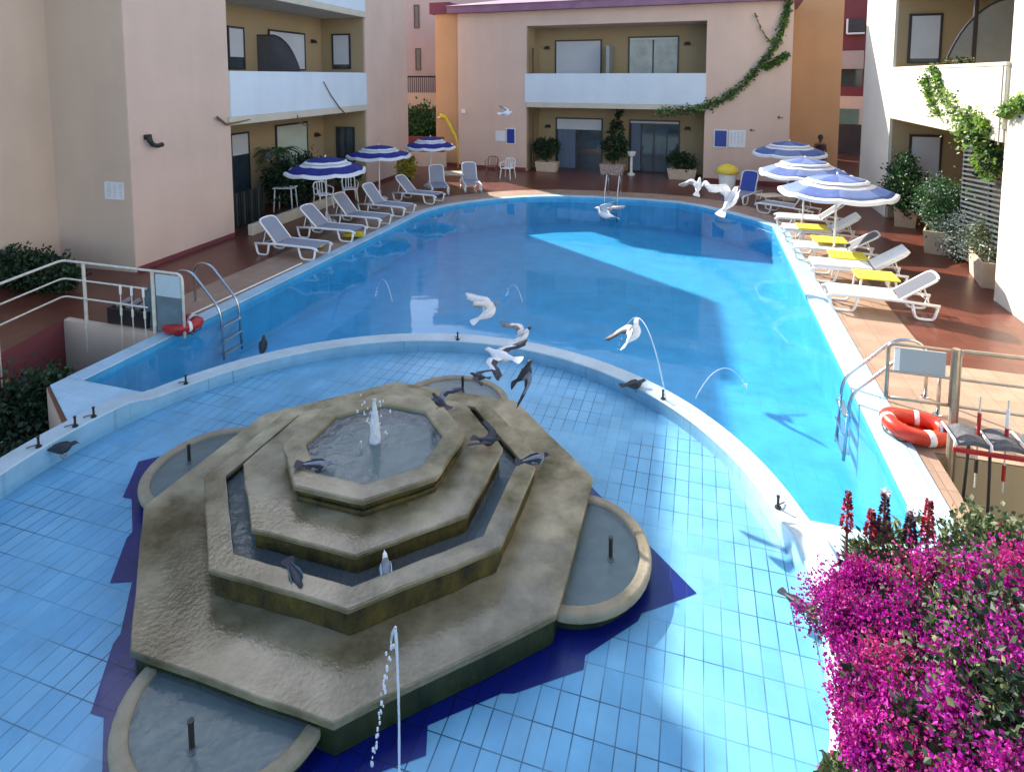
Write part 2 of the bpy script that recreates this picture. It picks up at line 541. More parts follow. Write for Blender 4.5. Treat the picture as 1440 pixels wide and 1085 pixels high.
def fillet(pts, r, n=5):
    """round the inner corners of a 3-D polyline"""
    pts = [Vector(p) for p in pts]
    out = [pts[0]]
    for i in range(1, len(pts) - 1):
        p, a, b = pts[i], pts[i - 1], pts[i + 1]
        da, db = (a - p), (b - p)
        k = min(r, da.length * 0.49, db.length * 0.49)
        s, e = p + da.normalized() * k, p + db.normalized() * k
        for j in range(n + 1):
            t = j / n
            out.append(s * (1 - t) ** 2 + p * 2 * t * (1 - t) + e * t * t)
    out.append(pts[-1])
    return out

# ------------------------------------------------------------------ the setting: ground, deck, pools
CC = Vector((-2.80, 4.62))                # centre of the round wading pool and of the fountain
RO, RI = 4.0, 3.75
PL, PR, PF, = -7.68, 1.96, 5.75            # main pool: left, right and front edges
def circ_b(a, r, side):                    # where the circle meets the line y = a
    return CC.x + side * math.sqrt(r * r - (a - CC.y) ** 2)
back_edge = [(PL, PF), (PL, 16.2), (-7.45, 17.1), (-6.95, 17.9), (-6.2, 18.75), (-5.4, 19.35), (-4.5, 19.75), (-3.4, 19.92), (-1.6, 19.95), (-0.6, 19.85), (0.05, 19.5), (0.75, 18.9), (1.5, 18.1), (PR, 17.4), (PR, PF)]
def offset_line(L, d):
    out = []
    for i, p in enumerate(L):
        a, b = L[max(i - 1, 0)], L[min(i + 1, len(L) - 1)]
        t = Vector((b[0] - a[0], b[1] - a[1])).normalized()
        out.append((p[0] - t.y * d, p[1] + t.x * d))
    return out
ang = lambda p: math.atan2(p[1] - CC.y, p[0] - CC.x)
# front ends of the main pool follow the circle
aL, aR = ang((circ_b(PF, RO, -1), PF)), ang((circ_b(PF, RO, 1), PF))
arc_top = arc(CC, RO, aR, aL, 48)          # from the right end over the far side to the left end
pool_poly = back_edge + arc_top            # closed outline of the main pool's water
aL5, aR5 = ang((circ_b(4.85, RO, -1), 4.85)), ang((circ_b(5.05, RO, 1), 5.05))
STR = 0.54
deck_poly = [(circ_b(4.85, RO, -1), 4.85), (PL - .30, 5.50), (PL - .30, 7.3), (-10.0, 7.33), (-9.3, 5.0), (-8.6, 2.6), (-8.4, 0.5), (-60, 0.5), (-60, 80), (60, 80), (60, 7.25), (PR + STR, 7.25), (PR + STR, 5.05), (circ_b(5.05, RO, 1), 5.05)]
inner = arc(CC, RO, aR5, aR, 3)[1:-1] + [(circ_b(PF, RO, 1), PF)] + list(reversed(back_edge)) + [(circ_b(PF, RO, -1), PF)] + arc(CC, RO, aL, aL5, 3)[1:-1]
def sheet_obj(name, poly, z, m, kind='structure'):
    mb = MB().sheet(poly, z)
    me = bpy.data.meshes.new(name)
    me.from_pydata(mb.v, [], mb.f)
    bm = bmesh.new()
    bm.from_mesh(me)
    bmesh.ops.triangulate(bm, faces=bm.faces[:])
    for f in bm.faces:
        if f.normal.z < 0: f.normal_flip()
    bm.to_mesh(me)
    bm.free()
    me.materials.append(m)
    o = bpy.data.objects.new(name, me)
    COL.objects.link(o)
    o['kind'] = kind
    return o
sheet_obj('deck', deck_poly + inner, 0.0, M_DECK)
# beige paving beside the pool, then the pale tiled coping
mb = MB()
mb.strip(offset_line(back_edge, 0.0)[0:1] + back_edge[1:-1] + back_edge[-1:], offset_line(back_edge, 1.25), 0.004)
mb.v = [(min(max(v[0], PL - 1.25), PR + 1.05), v[1], v[2]) for v in mb.v]
o = sheet_obj('paving', [], 0, M_DECKB) if False else None
pv = MB()
lo = [(PL, 7.30)] + back_edge[1:-1] + [(PR, 7.26)]
pv.strip(lo, offset_line(lo, 1.3), 0.004)
structure(build(pv, 'paving', M_DECKB))
pf = MB()
pf.strip([(PR, 5.06), (PR, 7.26)], [(PR + STR - .002, 5.06), (PR + STR - .002, 7.26)], 0.004)
pf.sheet([(PR + STR, 7.256), (9.0, 7.256), (9.0, 9.6), (PR + 1.3, 9.6), (PR + 1.3, 7.6), (PR + STR, 7.6)], 0.0042)
structure(build(pf, 'paving', M_DECKB))
cp = MB()
cp.strip(back_edge, offset_line(back_edge, 0.29), 0.022, -0.002)
cp.strip([(PR + .2905, PF), (PR + .2905, 17.3)], [(PR + .36, PF), (PR + .36, 17.3)], 0.022, -.002)
cp.strip([(PL - 0.28, 5.53), (circ_b(4.92, RO + .02, -1), 4.92)], [(PL - .28, PF - .002), (circ_b(PF, RO + .02, -1), PF - .002)], 0.022, -0.002)
cp.strip([(circ_b(5.12, RO + .02, 1), 5.12), (PR + .36, 5.12)], [(circ_b(PF, RO + .02, 1), PF - .002), (PR + .36, PF - .002)], 0.022, -0.002)
structure(build(cp, 'pool_coping', M_COPE, bevel=0.01))
# basin of the main pool
DEPTH = -0.9
bs = MB()
k = len(pool_poly)
bs.add([(p[0], p[1], -0.004) for p in pool_poly] + [(p[0], p[1], DEPTH) for p in pool_poly], [(i, (i + 1) % k, k + (i + 1) % k, k + i) for i in range(k)])
structure(build(bs, 'pool_wall', M_POOL))
sheet_obj('pool_floor', [(-8.2, 5), (2.5, 5), (2.5, 20.5), (-8.2, 20.5)], DEPTH, M_POOL)
sheet_obj('pool_water', pool_poly, -0.075, M_WATER)
# wading pool: floor, navy star under the fountain, water and rim
disc = arc(CC, RI, 0, 2 * pi, 96)[:-1]
FL = -0.16
sheet_obj('wading_pool_floor', disc, FL, M_WADE)
r7 = 2.90
star = []
cn = [(-2.818 + r7 * cos(q), 4.838 + r7 * sin(q)) for q in (0, pi / 2, pi, 1.5 * pi)]
T = 0.133
for i in range(4):
    p, q = Vector(cn[i]), Vector(cn[(i + 1) % 4])
    star.append(tuple(p))
    if i in (2, 3):                         # cut along the tile joints on these two sides
        steps = 7
        for s_ in range(1, steps):
            c = p.lerp(q, s_ / steps)
            d = (q - p) / steps
            j = 0.10 if s_ % 2 else -0.02
            nrm = Vector((d.y, -d.x)).normalized()
            star.append(tuple(c + nrm * j))
            star.append(tuple(c + nrm * (-0.06 if s_ % 3 == 0 else 0.02) + d * 0.12))
sheet_obj('navy_floor_tiles', star, FL + 0.004, M_NAVY)
sheet_obj('wading_pool_water', disc, -0.085, M_WWADE)
def rim_z(t):
    """top of the rim: a low weir towards the main pool, higher along the garden"""
    d = (t - pi / 2 + pi) % (2 * pi) - pi
    lim = aL - pi / 2 - 0.02
    x = (abs(d) - lim) / 0.10
    x = max(0, min(1, x))
    return 0.012 + 0.085 * x * x * (3 - 2 * x)
rm = MB()
N = 180
rows = [[] for _ in range(6)]
for i in range(N):
    t = 2 * pi * i / N
    z = rim_z(t)
    for kx, (r, zz) in enumerate(((RI, FL - .02), (RI, z - .012), (RI + .012, z), (RO + .008, z), (RO + .02, z - .012), (RO + .02, -1.7))):
        rows[kx].append((CC.x + r * cos(t), CC.y + r * sin(t), zz))
vs = [p for R in rows for p in R]
fs = [(q * N + i, q * N + (i + 1) % N, (q + 1) * N + (i + 1) % N, (q + 1) * N + i) for q in range(5) for i in range(N)]
rm.add(vs, fs)
rim = build(rm, 'pool_rim', [M_RIM, tile_mat('rim_lining_tiles', (0.27, 0.48, 0.61), (0.25, 0.46, 0.60), (0.12, 0.26, 0.36), 0.50, 0.9, 0.004, rough=0.35, fade=0.9)])
for p in rim.data.polygons:
    if p.index < N: p.material_index = 1
structure(rim)
# the garden level below and the far ground
gm = MB()
gm.sheet([(-400, -400), (400, -400), (400, 600), (-400, 600)], -1.65)
structure(build(gm, 'ground', mat('garden_earth', (0.07, 0.055, 0.035), rough=0.95, var=0.35, scale=1.5, bump=0.6, bscale=12)))
# walls that hold the deck
def wall_strip(name, pts, m, label, th=0.16, z0=-1.66, z1=-0.004):
    mb = MB()
    mb.strip(pts, offset_line(pts, th), z1, z0)
    return tag(build(mb, name, m), label, 'wall')
wall_strip('retaining_wall', [(9, 7.25), (PR + STR, 7.25), (PR + STR, 5.05)], stucco('stucco_ochre', (0.46, 0.36, 0.22)), 'ochre retaining wall under the deck edge behind the magenta flowers', th=-0.12)
wall_strip('retaining_wall', [(PL - .30, 7.3), (-10.0, 7.33)], M_CREAM, 'cream retaining wall under the white railing beside the dark red wall', th=0.12)
wall_strip('retaining_wall', [(-10.0, 7.33), (-9.3, 5.0), (-8.6, 2.6), (-8.4, .5)], M_MAROON, 'dark maroon retaining wall at the left edge under the railing', th=-0.10)
wall_strip('retaining_wall', [(circ_b(4.85, RO, -1), 4.85), (PL - .30, 5.50), (PL - .30, 7.3)], M_CREAM, 'pale end wall of the pool above the dark flower bed at left', th=-0.10)
wall_strip('retaining_wall', [(PR + STR, 5.05), (circ_b(5.05, RO, 1), 5.05)], M_CREAM, 'pale end wall of the pool behind the red flower spikes', th=-0.10)

# ------------------------------------------------------------------ buildings
class Plane:
    """vertical facade plane; local x runs along it, local y into the building"""
    def __init__(s, p0, p1):
        s.p0 = Vector((p0[0], p0[1]))
        e = Vector((p1[0], p1[1])) - s.p0
        s.len = e.length
        s.e = e.normalized()
        s.n = Vector((-s.e.y, s.e.x))
        s.rz = math.atan2(s.e.y, s.e.x)
    def hit(s, px, py, d=0.0):
        r = ray(px, py)
        r2 = Vector((r.x, r.y))
        p = s.p0 + s.n * d
        t = p.dot(s.n) / r2.dot(s.n)
        return (r2 * t - p).dot(s.e), H + r.z * t
    def pt(s, x, d, z):
        q = s.p0 + s.e * x + s.n * d
        return Vector((q.x, q.y, z))
    def rect(s, px0, py0, px1, py1, d=0.0):
        a, b = s.hit(px0, py0, d), s.hit(px1, py1, d)
        return min(a[0], b[0]), max(a[0], b[0]), min(a[1], b[1]), max(a[1], b[1])

def shutter_mb(x0, x1, y0, y1, z0, z1, pitch=0.055):
    mb = MB()
    n_ = max(3, int((z1 - z0) / pitch))
    h = (z1 - z0) / n_
    for i in range(n_):
        mb.box(x0, x1, y0 + (0.004 if i % 2 else 0), y1, z0 + i * h, z0 + (i + 1) * h - 0.006)
    mb.box(x0, x1, y0 + 0.012, y1 - .002, z0, z1)
    return mb
def opening(parent, rect, d, shut=0.5, panes=2, fr=0.06, sm=None, curtain=None, glass=None, name='window'):
    """a window set on the wall face at depth d: dark frame, rolled shutter above, glass below"""
    x0, x1, z0, z1 = rect
    mb = MB()
    y0, y1 = d - 0.05, d - 0.003
    mb.box(x0, x1, y0, y1, z1 - fr, z1)
    mb.box(x0, x0 + fr, y0, y1, z0, z1 - fr)
    mb.box(x1 - fr, x1, y0, y1, z0, z1 - fr)
    mb.box(x0 + fr, x1 - fr, y0, y1, z0, z0 + fr * .7)
    zs = z1 - fr - (z1 - z0 - 1.7 * fr) * shut
    if shut < 0.97:
        for i in range(1, panes):
            c = x0 + (x1 - x0) * i / panes
            mb.box(c - .028, c + .028, y0 + .006, y1, z0 + fr * .7, zs)
    f = build(mb, name, M_DARKFR, parent)
    if shut < 0.97:
        build(MB().box(x0 + fr, x1 - fr, d - .018, d - .004, z0 + fr * .7, zs), 'pane', glass or M_GLASSD, f)
        if curtain:
            c0, c1 = curtain
            build(MB().box(x0 + fr + (x1 - x0 - 2 * fr) * c0, x0 + fr + (x1 - x0 - 2 * fr) * c1, d - .024, d - .0182, z0 + fr * .7, zs - .01), 'curtain', M_CURT, f)
    if shut > 0.02:
        build(shutter_mb(x0 + fr, x1 - fr, d - .040, d - .006, zs, z1 - fr), 'shutter', sm or M_SHUT, f)
    return f
def sconce(parent, x, d, z, s=1.0):
    mb = MB()
    mb.box(x - .10 * s, x + .10 * s, d - .025, d - .002, z - .05 * s, z + .06 * s)
    mb.prism([(x - .14 * s, d - .14), (x + .14 * s, d - .14), (x + .14 * s, d - .026), (x - .14 * s, d - .026)], z - .07 * s, z + .045 * s, [(x - .08 * s, d - .10), (x + .08 * s, d - .10), (x + .08 * s, d - .03), (x - .08 * s, d - .03)])
    return build(mb, 'wall_lamp', M_LAMP, parent)
def quarter_screen(parent, x, d0, d1, z0, z1, m=None, frame=True):
    """balcony divider whose top sweeps down towards the parapet: d0 at the wall, d1 outside"""
    pts = [(d0, z0)]
    for i in range(15):
        t = i / 14 * pi / 2
        pts.append((d0 - (d0 - d1) * (0.30 + 0.70 * sin(t)) if i else d0, z0 + (z1 - z0) * cos(t) if i else z1))
    k = len(pts)
    mb = MB()
    mb.add([(x - .02, p[0], p[1]) for p in pts] + [(x + .02, p[0], p[1]) for p in pts], [tuple(range(k)), tuple(range(2 * k - 1, k - 1, -1))] + [(i, (i + 1) % k, k + (i + 1) % k, k + i) for i in range(k)])
    o = build(mb, 'divider', m or M_SCREEN, parent)
    if frame:
        build(MB().tube([(x, p[0], p[1]) for p in pts[1:]], .03, 6), 'frame', M_DARKFR, o)
    return o

def loggia(parent, x0, x1, z0, z1, depth, wall_m, ceil_m=None):
    """lining of a recess: back wall, cheeks, ceiling"""
    mb = MB()
    mb.box(x0 - .0, x1 + .0, depth, depth + .15, z0, z1)
    return build(mb, 'recess_wall', wall_m, parent)

# ---- left building
pa, pb = G(192, 383), G(575, 242)
LB = Plane(pa, pb)
TOP = 9.08
lb = thing('apartment_building', 'pinkish apartment building on the left with white balcony parapets above the loungers', 'building', (LB.p0.x, LB.p0.y, 0), LB.rz)
x1, x2, x3 = LB.hit(327, 250)[0], LB.hit(516, 200)[0], LB.len
DL = 1.75
mb = MB()
mb.box(0, x1, 0, 9, -0.3, TOP)                         # near block
mb.box(x2, x3, 0, 9, -0.3, TOP)                        # far block
mb.box(x1, x2, DL, 9, -0.3, TOP)                       # behind the loggias
mb.box(x1, x2, .25, DL, TOP - .3, TOP)
wl = build(mb, 'wall', M_PEACH, lb)
# loggia faces in the darker paint, thin skins on the block faces
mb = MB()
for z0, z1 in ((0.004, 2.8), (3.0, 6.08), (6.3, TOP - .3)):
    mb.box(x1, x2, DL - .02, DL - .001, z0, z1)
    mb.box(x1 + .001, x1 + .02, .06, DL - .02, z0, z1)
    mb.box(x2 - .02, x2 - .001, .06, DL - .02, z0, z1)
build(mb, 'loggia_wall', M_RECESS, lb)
mb = MB()
for z in (2.8, 6.08):
    mb.box(x1 - .10, x2 + .03, -.06, DL - .021, z, z + .20)
build(mb, 'balcony_slab', M_EDGE, lb, bevel=.012)
for z in (3.001, 6.281):
    build(MB().box(x1 + .003, x2 - .003, -.045, .06, z, min(z + 1.14, TOP)), 'parapet', M_WHITE, lb, bevel=.012)
# front face turned towards the camera and the wing in front of it
dx = LB.hit(82, 200)
r = ray(82, 300); r2 = Vector((r.x, r.y))
# where the ray of the inner corner meets the plane across the building's end
t = (LB.p0.dot(LB.e)) / r2.dot(LB.e)
cor = r2 * t
wd = (cor - LB.p0).dot(LB.n)
build(MB().box(-7.5, -.002, wd, wd + 6, -1.6, TOP + .74 * wd), 'wall', M_CREAM, lb)  # wing's unseen height and length shaped so its shadow covers the foreground
build(MB().box(-.012, -.001, .01, wd - .001, -.2, TOP - .01), 'wall', M_CREAM, lb)
build(MB().box(0.02, x1 - .02, -.015, -.001, 0.0, .10), 'skirting', M_MAROON, lb)
build(MB().box(x2 + .02, x3 - .02, -.015, -.001, 0.0, .10), 'skirting', M_MAROON, lb)
d = DL - .02
opening(lb, LB.rect(318, 36, 344, 98, d), d, .72, 1)
opening(lb, LB.rect(376, 41, 429, 99, d), d, 1.0, 1)
CPL = Plane(LB.pt(x2 - .021, DL, 0).xy, (LB.pt(x2 - .021, DL, 0) - LB.n.to_3d()).xy)
f = opening(lb, CPL.rect(467, 48, 494, 97), 0, .9, 1)
f.location = (x2 - .021, DL, 0); f.rotation_euler.z = -pi / 2
a_ = LB.hit(362, 50, d); b_ = LB.hit(395, 100, .5)
quarter_screen(lb, LB.hit(362, 70, d)[0], d - .002, .12, 3.02, LB.hit(362, 50, d)[1])
x, z = LB.hit(439, 58, d); sconce(lb, x, d, z)
x, z = LB.hit(444, 189, d); sconce(lb, x, d, z)
f = opening(lb, LB.rect(322, 188, 353, 300, d), d, .25, 1)
opening(lb, LB.rect(386, 176, 434, 275, d), d, 1.0, 1, sm=M_SHUTG)
f = opening(lb, CPL.rect(473, 178, 500, 232), 0, 0, 2)
f.location = (x2 - .021, DL, 0); f.rotation_euler.z = -pi / 2
# black curved lamp and the white notice on the near block
x, z = LB.hit(210, 199)
lm = MB()
lm.tube([(x - .10, -.10, z + .16), (x - .10, -.11, z + .04), (x - .04, -.12, z - .06), (x + .08, -.13, z - .10), (x + .20, -.13, z - .08)], [.05, .055, .05, .045, .05], 10)
lm.box(x - .14, x - .06, -.06, -.002, z + .05, z + .15)
build(lm, 'wall_lamp', M_LAMP, lb, smooth=True)
r_ = ray(162, 268); r2 = Vector((r_.x, r_.y)); t = LB.p0.dot(LB.e) / r2.dot(LB.e)
q = r2 * t
nd = (q - LB.p0).dot(LB.n); nz_ = H + r_.z * t
nb = thing('notice_board', 'small white notice sheets on the cream wall above the left railing', 'notice', (q.x, q.y, nz_), LB.rz + pi / 2)
build(MB().box(-.24, .24, .016, .03, -.18, .18), 'board', M_BOARD, nb)
for i in range(3):
    mb = MB()
    for j in range(7):
        mb.box(-.21 + i * .145, -.21 + i * .145 + .11 * random.uniform(.6, 1), .0301, .0312, .13 - j * .042, .142 - j * .042)
    build(mb, 'sheet', mat('print_grey', (.45, .46, .48), rough=.8), nb)

# ---- back building
BB = Plane(G(645, 235), G(1107, 262))
bbld = thing('apartment_building', 'two-storey pink building at the far end of the pool with a purple roof edge', 'building', (BB.p0.x, BB.p0.y, 0), BB.rz)
y1, y2, BL = BB.hit(740, 200)[0], BB.hit(990, 200)[0], BB.len
TB = 6.72
DB = 1.6
mb = MB()
mb.box(0, y1, 0, 7, -.3, TB)
mb.box(y2, BL, 0, 7, -.3, TB)
mb.box(y1, y2, DB, 7, -.3, TB)
mb.box(y1, y2, 0, DB, 6.1, TB)
build(mb, 'wall', M_PEACH, bbld)
mb = MB()
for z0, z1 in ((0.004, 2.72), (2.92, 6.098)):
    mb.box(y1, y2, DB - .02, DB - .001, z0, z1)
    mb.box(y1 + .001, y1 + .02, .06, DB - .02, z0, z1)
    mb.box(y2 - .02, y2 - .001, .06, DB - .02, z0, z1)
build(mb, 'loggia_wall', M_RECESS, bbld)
build(MB().box(y1 + .021, y2 - .021, -.05, DB - .021, 2.72, 2.92), 'balcony_slab', M_EDGE, bbld, bevel=.012)
build(MB().box(y1 - .06, y2 + .02, -.055, .055, 2.921, 4.13), 'parapet', M_WHITE, bbld, bevel=.012)
rf = MB()
rf.prism([(-.35, -.35), (BL + .3, -.35), (BL + .3, 7.2), (-.35, 7.2)], TB + .001, TB + .30)
rf.prism([(-.42, -.42), (BL + .35, -.42), (BL + .35, 7.3), (-.42, 7.3)], TB + .302, TB + .9, [(2.0, 2.6), (BL - 2.0, 2.6), (BL - 2.0, 4.4), (2.0, 4.4)])
build(rf, 'roof', M_ROOF, bbld)
mb = MB()
build(MB().box(.02, y1 - .02, -.012, -.001, 0, .14), 'skirting', M_MAROON, bbld)
build(MB().box(y2 + .02, BL - .02, -.012, -.001, 0, .14), 'skirting', M_MAROON, bbld)
d = DB - .02
opening(bbld, BB.rect(781, 57, 846, 112, d), d, 1.0, 1)
opening(bbld, BB.rect(884, 52, 954, 112, d), d, .05, 2, glass=mat('reflection_tint_glass', (.30, .36, .38), rough=.08, var=.3, scale=1.2))  # pale pane colour stands in for the reflected sky
opening(bbld, BB.rect(782, 165, 847, 243, d), d, .2, 2, curtain=(0.02, .42), name='glass_door')
opening(bbld, BB.rect(885, 168, 955, 244, d), d, .04, 4, curtain=(.02, .25), name='glass_door')
for px, py in ((770, 67), (967, 61), (771, 177), (967, 180)):
    x, z = BB.hit(px, py, d); sconce(bbld, x, d, z)
x = BB.hit(862, 80, d)[0]
build(MB().box(x - .07, x + .07, .5, d - .001, 2.93, BB.hit(862, 66, d)[1]), 'divider', M_SCREENL, bbld, bevel=.01)
x = BB.hit(744, 80)[0]
build(MB().tube([(x + .09, .25, .2), (x + .09, .25, 2.6)], .045, 8).tube([(x + .09, .25, 2.95), (x + .09, .25, 5.2)], .045, 8), 'drainpipe', mat('brown_pipe', (.10, .05, .03), rough=.5), bbld)
x, z = BB.hit(652, 157)
wlm = thing('wall_light', 'small square white light high on the pink wall by the yellow shower', 'wall light', BB.pt(x, -.002, z), BB.rz)
build(MB().box(-.09, .09, -.03, 0, -.09, .09), 'back_plate', M_PLASTIC, wlm, bevel=.01)
build(MB().box(-.075, .075, -.10, -.031, -.075, .075), 'diffuser', M_PLASTIC, wlm, bevel=.02)
def sign(name, label, px0, py0, px1, py1, m, cat='sign', frame=M_BOARD, bars=None):
    x0, x1_, z0, z1 = BB.rect(px0, py0, px1, py1)
    cx, cz, hx, hz = (x0 + x1_) / 2, (z0 + z1) / 2, (x1_ - x0) / 2, (z1 - z0) / 2
    s_ = thing(name, label, cat, BB.pt(cx, -.002, cz), BB.rz)
    build(MB().box(-hx, hx, -.03, 0, -hz, hz), 'frame', frame, s_, bevel=.006)
    build(MB().box(-hx + .04, hx - .04, -.0335, -.0301, -hz + .04, hz - .04), 'panel', m, s_)
    if bars:
        mb = MB()
        for i in range(bars):
            xx = -hx + .05 + (2 * hx - .1) * (i + .15) / bars
            for j in range(9):
                zz = hz - .09 - j * (2 * hz - .2) / 9
                mb.box(xx, xx + (2 * hx - .1) / bars * random.uniform(.4, .7), -.0345, -.0336, zz, zz + .018)
        build(mb, 'print', mat('print_grey', (.45, .46, .48), rough=.8), s_)
    return s_
sign('wall_sign', 'blue notice panel on the pink wall left of the loggia, below the flying white pigeon', 712, 180, 725, 203, M_BLUES)
sign('wall_sign', 'pale blank panel beside the blue notice on the left part of the far wall', 697, 184, 711, 199, M_BOARD)
sign('wall_sign', 'blue notice in a wide white frame on the pink wall right of the loggia', 1004, 182, 1023, 208, M_BLUES)
sign('wall_sign', 'white timetable board with grey columns on the pink wall under the vine', 1025, 183, 1048, 208, M_BOARD, bars=4)
for px, py, lab in ((1056, 183, 'lower small dark lamp bracket on the pink wall above the white board'), (1095, 165, 'upper small dark lamp bracket on the pink wall under the vine tip')):
    x, z = BB.hit(px, py)
    br_ = thing('wall_bracket', lab, 'bracket', BB.pt(x, -.002, z), BB.rz)
    build(MB().box(-.03, .03, -.02, 0, -.04, .04), 'plate', M_LAMP, br_)
    build(MB().tube([(0, -.02, 0), (.05, -.10, .01), (.14, -.12, -.01)], .018, 6), 'arm', M_TWIG, br_)

# ---- wings either side of it
wg = thing('building_wing', 'orange wall with a maroon roof edge left of the far pink building', 'building', (BB.p0.x, BB.p0.y, 0), BB.rz)
xw = -1.18
build(MB().box(xw, -.012, .14, 6, -.3, 6.75), 'wall', M_ORANGE, wg)
build(MB().box(xw - .2, -.43, .0, 6.3, 6.751, 7.25), 'roof', mat('maroon_roof', (.16, .03, .06), rough=.7), wg)
build(MB().box(xw + .02, -.03, .127, .139, 0, .16), 'skirting', M_MAROON, wg)
wg2 = thing('building_wing', 'plain orange wall right of the far pink building, behind the standing person', 'building', (BB.p0.x, BB.p0.y, 0), BB.rz)
x_e = BB.hit(1181, 150, 3.2)[0]
build(MB().box(BL - 1.5, x_e, 7.05, 7.3, -.3, 1), 'wall', M_ORANGE, wg2)
build(MB().box(BL + .012, x_e, 3.2, 9, -.3, 7.6), 'wall', M_ORANGE, wg2)

# ---- right building
RB = Plane((5.165, 30), (5.165, 0))
x0r = RB.hit(1208, 250)[0]
s1, s2 = RB.hit(1247, 250)[0], RB.hit(1406, 300)[0]
rb = thing('apartment_building', 'sunlit cream apartment building on the right with a white balcony and climbing vine', 'building', (RB.p0.x, RB.p0.y, 0), RB.rz)
DR = 2.15
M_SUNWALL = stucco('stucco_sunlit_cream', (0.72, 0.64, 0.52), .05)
mb = MB()
mb.box(x0r, s1, 0, 9, -.3, 9.2)
mb.box(s2, 26, 0, 9, -1.7, 9.2)
mb.box(s1, s2, DR, 9, -.3, 9.2)
mb.box(s1, s2, 0, DR, 6.2, 9.2)
build(mb, 'wall', M_SUNWALL, rb)
mb = MB()
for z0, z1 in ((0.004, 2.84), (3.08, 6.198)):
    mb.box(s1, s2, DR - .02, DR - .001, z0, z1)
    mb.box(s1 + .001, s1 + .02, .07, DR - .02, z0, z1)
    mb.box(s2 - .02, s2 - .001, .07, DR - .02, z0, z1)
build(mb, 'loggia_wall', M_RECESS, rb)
build(MB().box(s1 + .0215, s2 - .0215, -.03, DR - .021, 2.84, 3.08), 'balcony_slab', M_EDGE, rb, bevel=.012)
pr = build(MB().box(s1 - .02, s2 + .02, -.05, .06, 3.081, 4.19), 'parapet', M_SUNWALL, rb, bevel=.012)
build(MB().box(s1 - .05, s2 + .03, -.07, .08, 4.191, 4.26), 'capping', M_EDGE, pr, bevel=.008)
d = DR - .02
CPR = Plane(RB.pt(s1 + .021, 0, 0).xy, (RB.pt(s1 + .021, 0, 0) + RB.n.to_3d()).xy)
for R4, sh_ in ((CPR.rect(1279, 20, 1322, 89), .93), (CPR.rect(1279, 189, 1321, 262), 1.0)):
    f = opening(rb, R4, 0, sh_, 1)
    f.location = (s1 + .021, 0, 0); f.rotation_euler.z = pi / 2
xs = RB.hit(1379, 40, .9)[0]
quarter_screen(rb, xs, d - .002, .10, 3.09, 5.75, M_SCREENL)
build(MB().box(xs - .04, xs + .04, .75, .83, 3.09, 5.9), 'screen_post', M_DARKFR, rb)
build(MB().tube([(s2 - .03, -.085, 2.8), (s2 - .03, -.085, 4.2)], .014, 8), 'drainpipe', mat('grey_pipe', (.30, .27, .23), rough=.6), rb)
# slatted trellis at the near end of its ground-floor loggia
tr = thing('trellis', 'tall lattice trellis screen in the right loggia under the leafy vine', 'trellis', (RB.p0.x, RB.p0.y, 0), RB.rz)
ta, tb = RB.hit(1352, 240, .28)[0], s2 - .05
mb = MB()
for i in range(26):
    zz = .15 + i * .1
    mb.obox(((ta + tb) / 2, .30, zz + .08), ((tb - ta) / 2, 0, .10), (0, .006, 0), (0, 0, .022))
build(mb, 'slats', mat('darkened_slats', (.06, .075, .085), rough=.6, var=.2, scale=9), tr)  # slats coloured dark to hold back the sun on their edges
mb = MB()
for xx in (ta, (ta + tb) / 2, tb): mb.box(xx - .03, xx + .03, .31, .36, .004, 2.8)
build(mb, 'frame', M_DARKFR, tr)

# ---- buildings glimpsed through the gaps
fb = thing('apartment_building', 'pale pink block with narrow dark windows seen through the left gap', 'building', A(560, 110, 34).xy.to_3d(), rad(17))
build(MB().box(-9, 6, 0, 8, -.3, 8.3), 'wall', M_FARPINK, fb)
def far_win(P, base, px0, py0, px1, py1, rz, parent):
    pass
FBp = Plane(fb.location.xy, (fb.location.xy + Vector((cos(rad(17)), sin(rad(17))))))
for (q0, q1, q2, q3) in ((582, 7, 590, 40), (584, 68, 592, 99)):
    opening(fb, FBp.rect(q0, q1, q2, q3), 0, 0, 1, fr=.05)
rct = FBp.rect(569, 127, 612, 150, -.6)
bl_ = build(MB().box(rct[0] - .3, rct[1] + .6, -1.0, 0, rct[2] - .1, rct[2] + .75), 'balcony', M_CREAM, fb)
zr = FBp.hit(590, 108, -1.0)[1]
mb = MB().tube([(rct[0] - .3, -.95, zr), (rct[1] + .6, -.95, zr)], .05, 6)
for i in range(24):
    xx = rct[0] - .3 + i * (rct[1] - rct[0] + .9) / 23
    mb.tube([(xx, -.95, rct[2] + .75), (xx, -.95, zr)], .02, 5)
build(mb, 'balcony_rail', M_LAMP, bl_)
lw = thing('garden_wall', 'low wall, sunlit cream below and maroon above, closing the left gap', 'wall', A(590, 230, 27.5).xy.to_3d(), rad(10))
build(MB().box(-2.2, 1.2, 0, .25, -.2, .62), 'lower_wall', M_CREAM, lw)
build(MB().box(-2.2, 1.2, .3, .5, .0, 1.3), 'upper_wall', M_MAROON, lw)
mb_ = thing('apartment_building', 'maroon building with small balconies seen through the narrow right gap', 'building', A(1195, 110, 36).xy.to_3d(), rad(-14))
build(MB().box(-6, 6, 0, 8, -.3, 3.0), 'wall', M_PEACH, mb_)
build(MB().box(-6, 6, 0.001, 8, 3.001, 14), 'wall', M_MAROON, mb_)
MBp = Plane(mb_.location.xy, mb_.location.xy + Vector((cos(rad(-14)), sin(rad(-14)))))
R4 = MBp.rect(1179, 98, 1212, 122)
build(MB().box(R4[0], R4[1], -.02, -.001, R4[2], R4[3]), 'window', M_GLASSD, mb_)
R4 = MBp.rect(1176, 72, 1214, 97, -.5)
build(MB().box(R4[0], R4[1], -.6, -.003, R4[2], R4[3]), 'balcony', M_FARPINK, mb_)
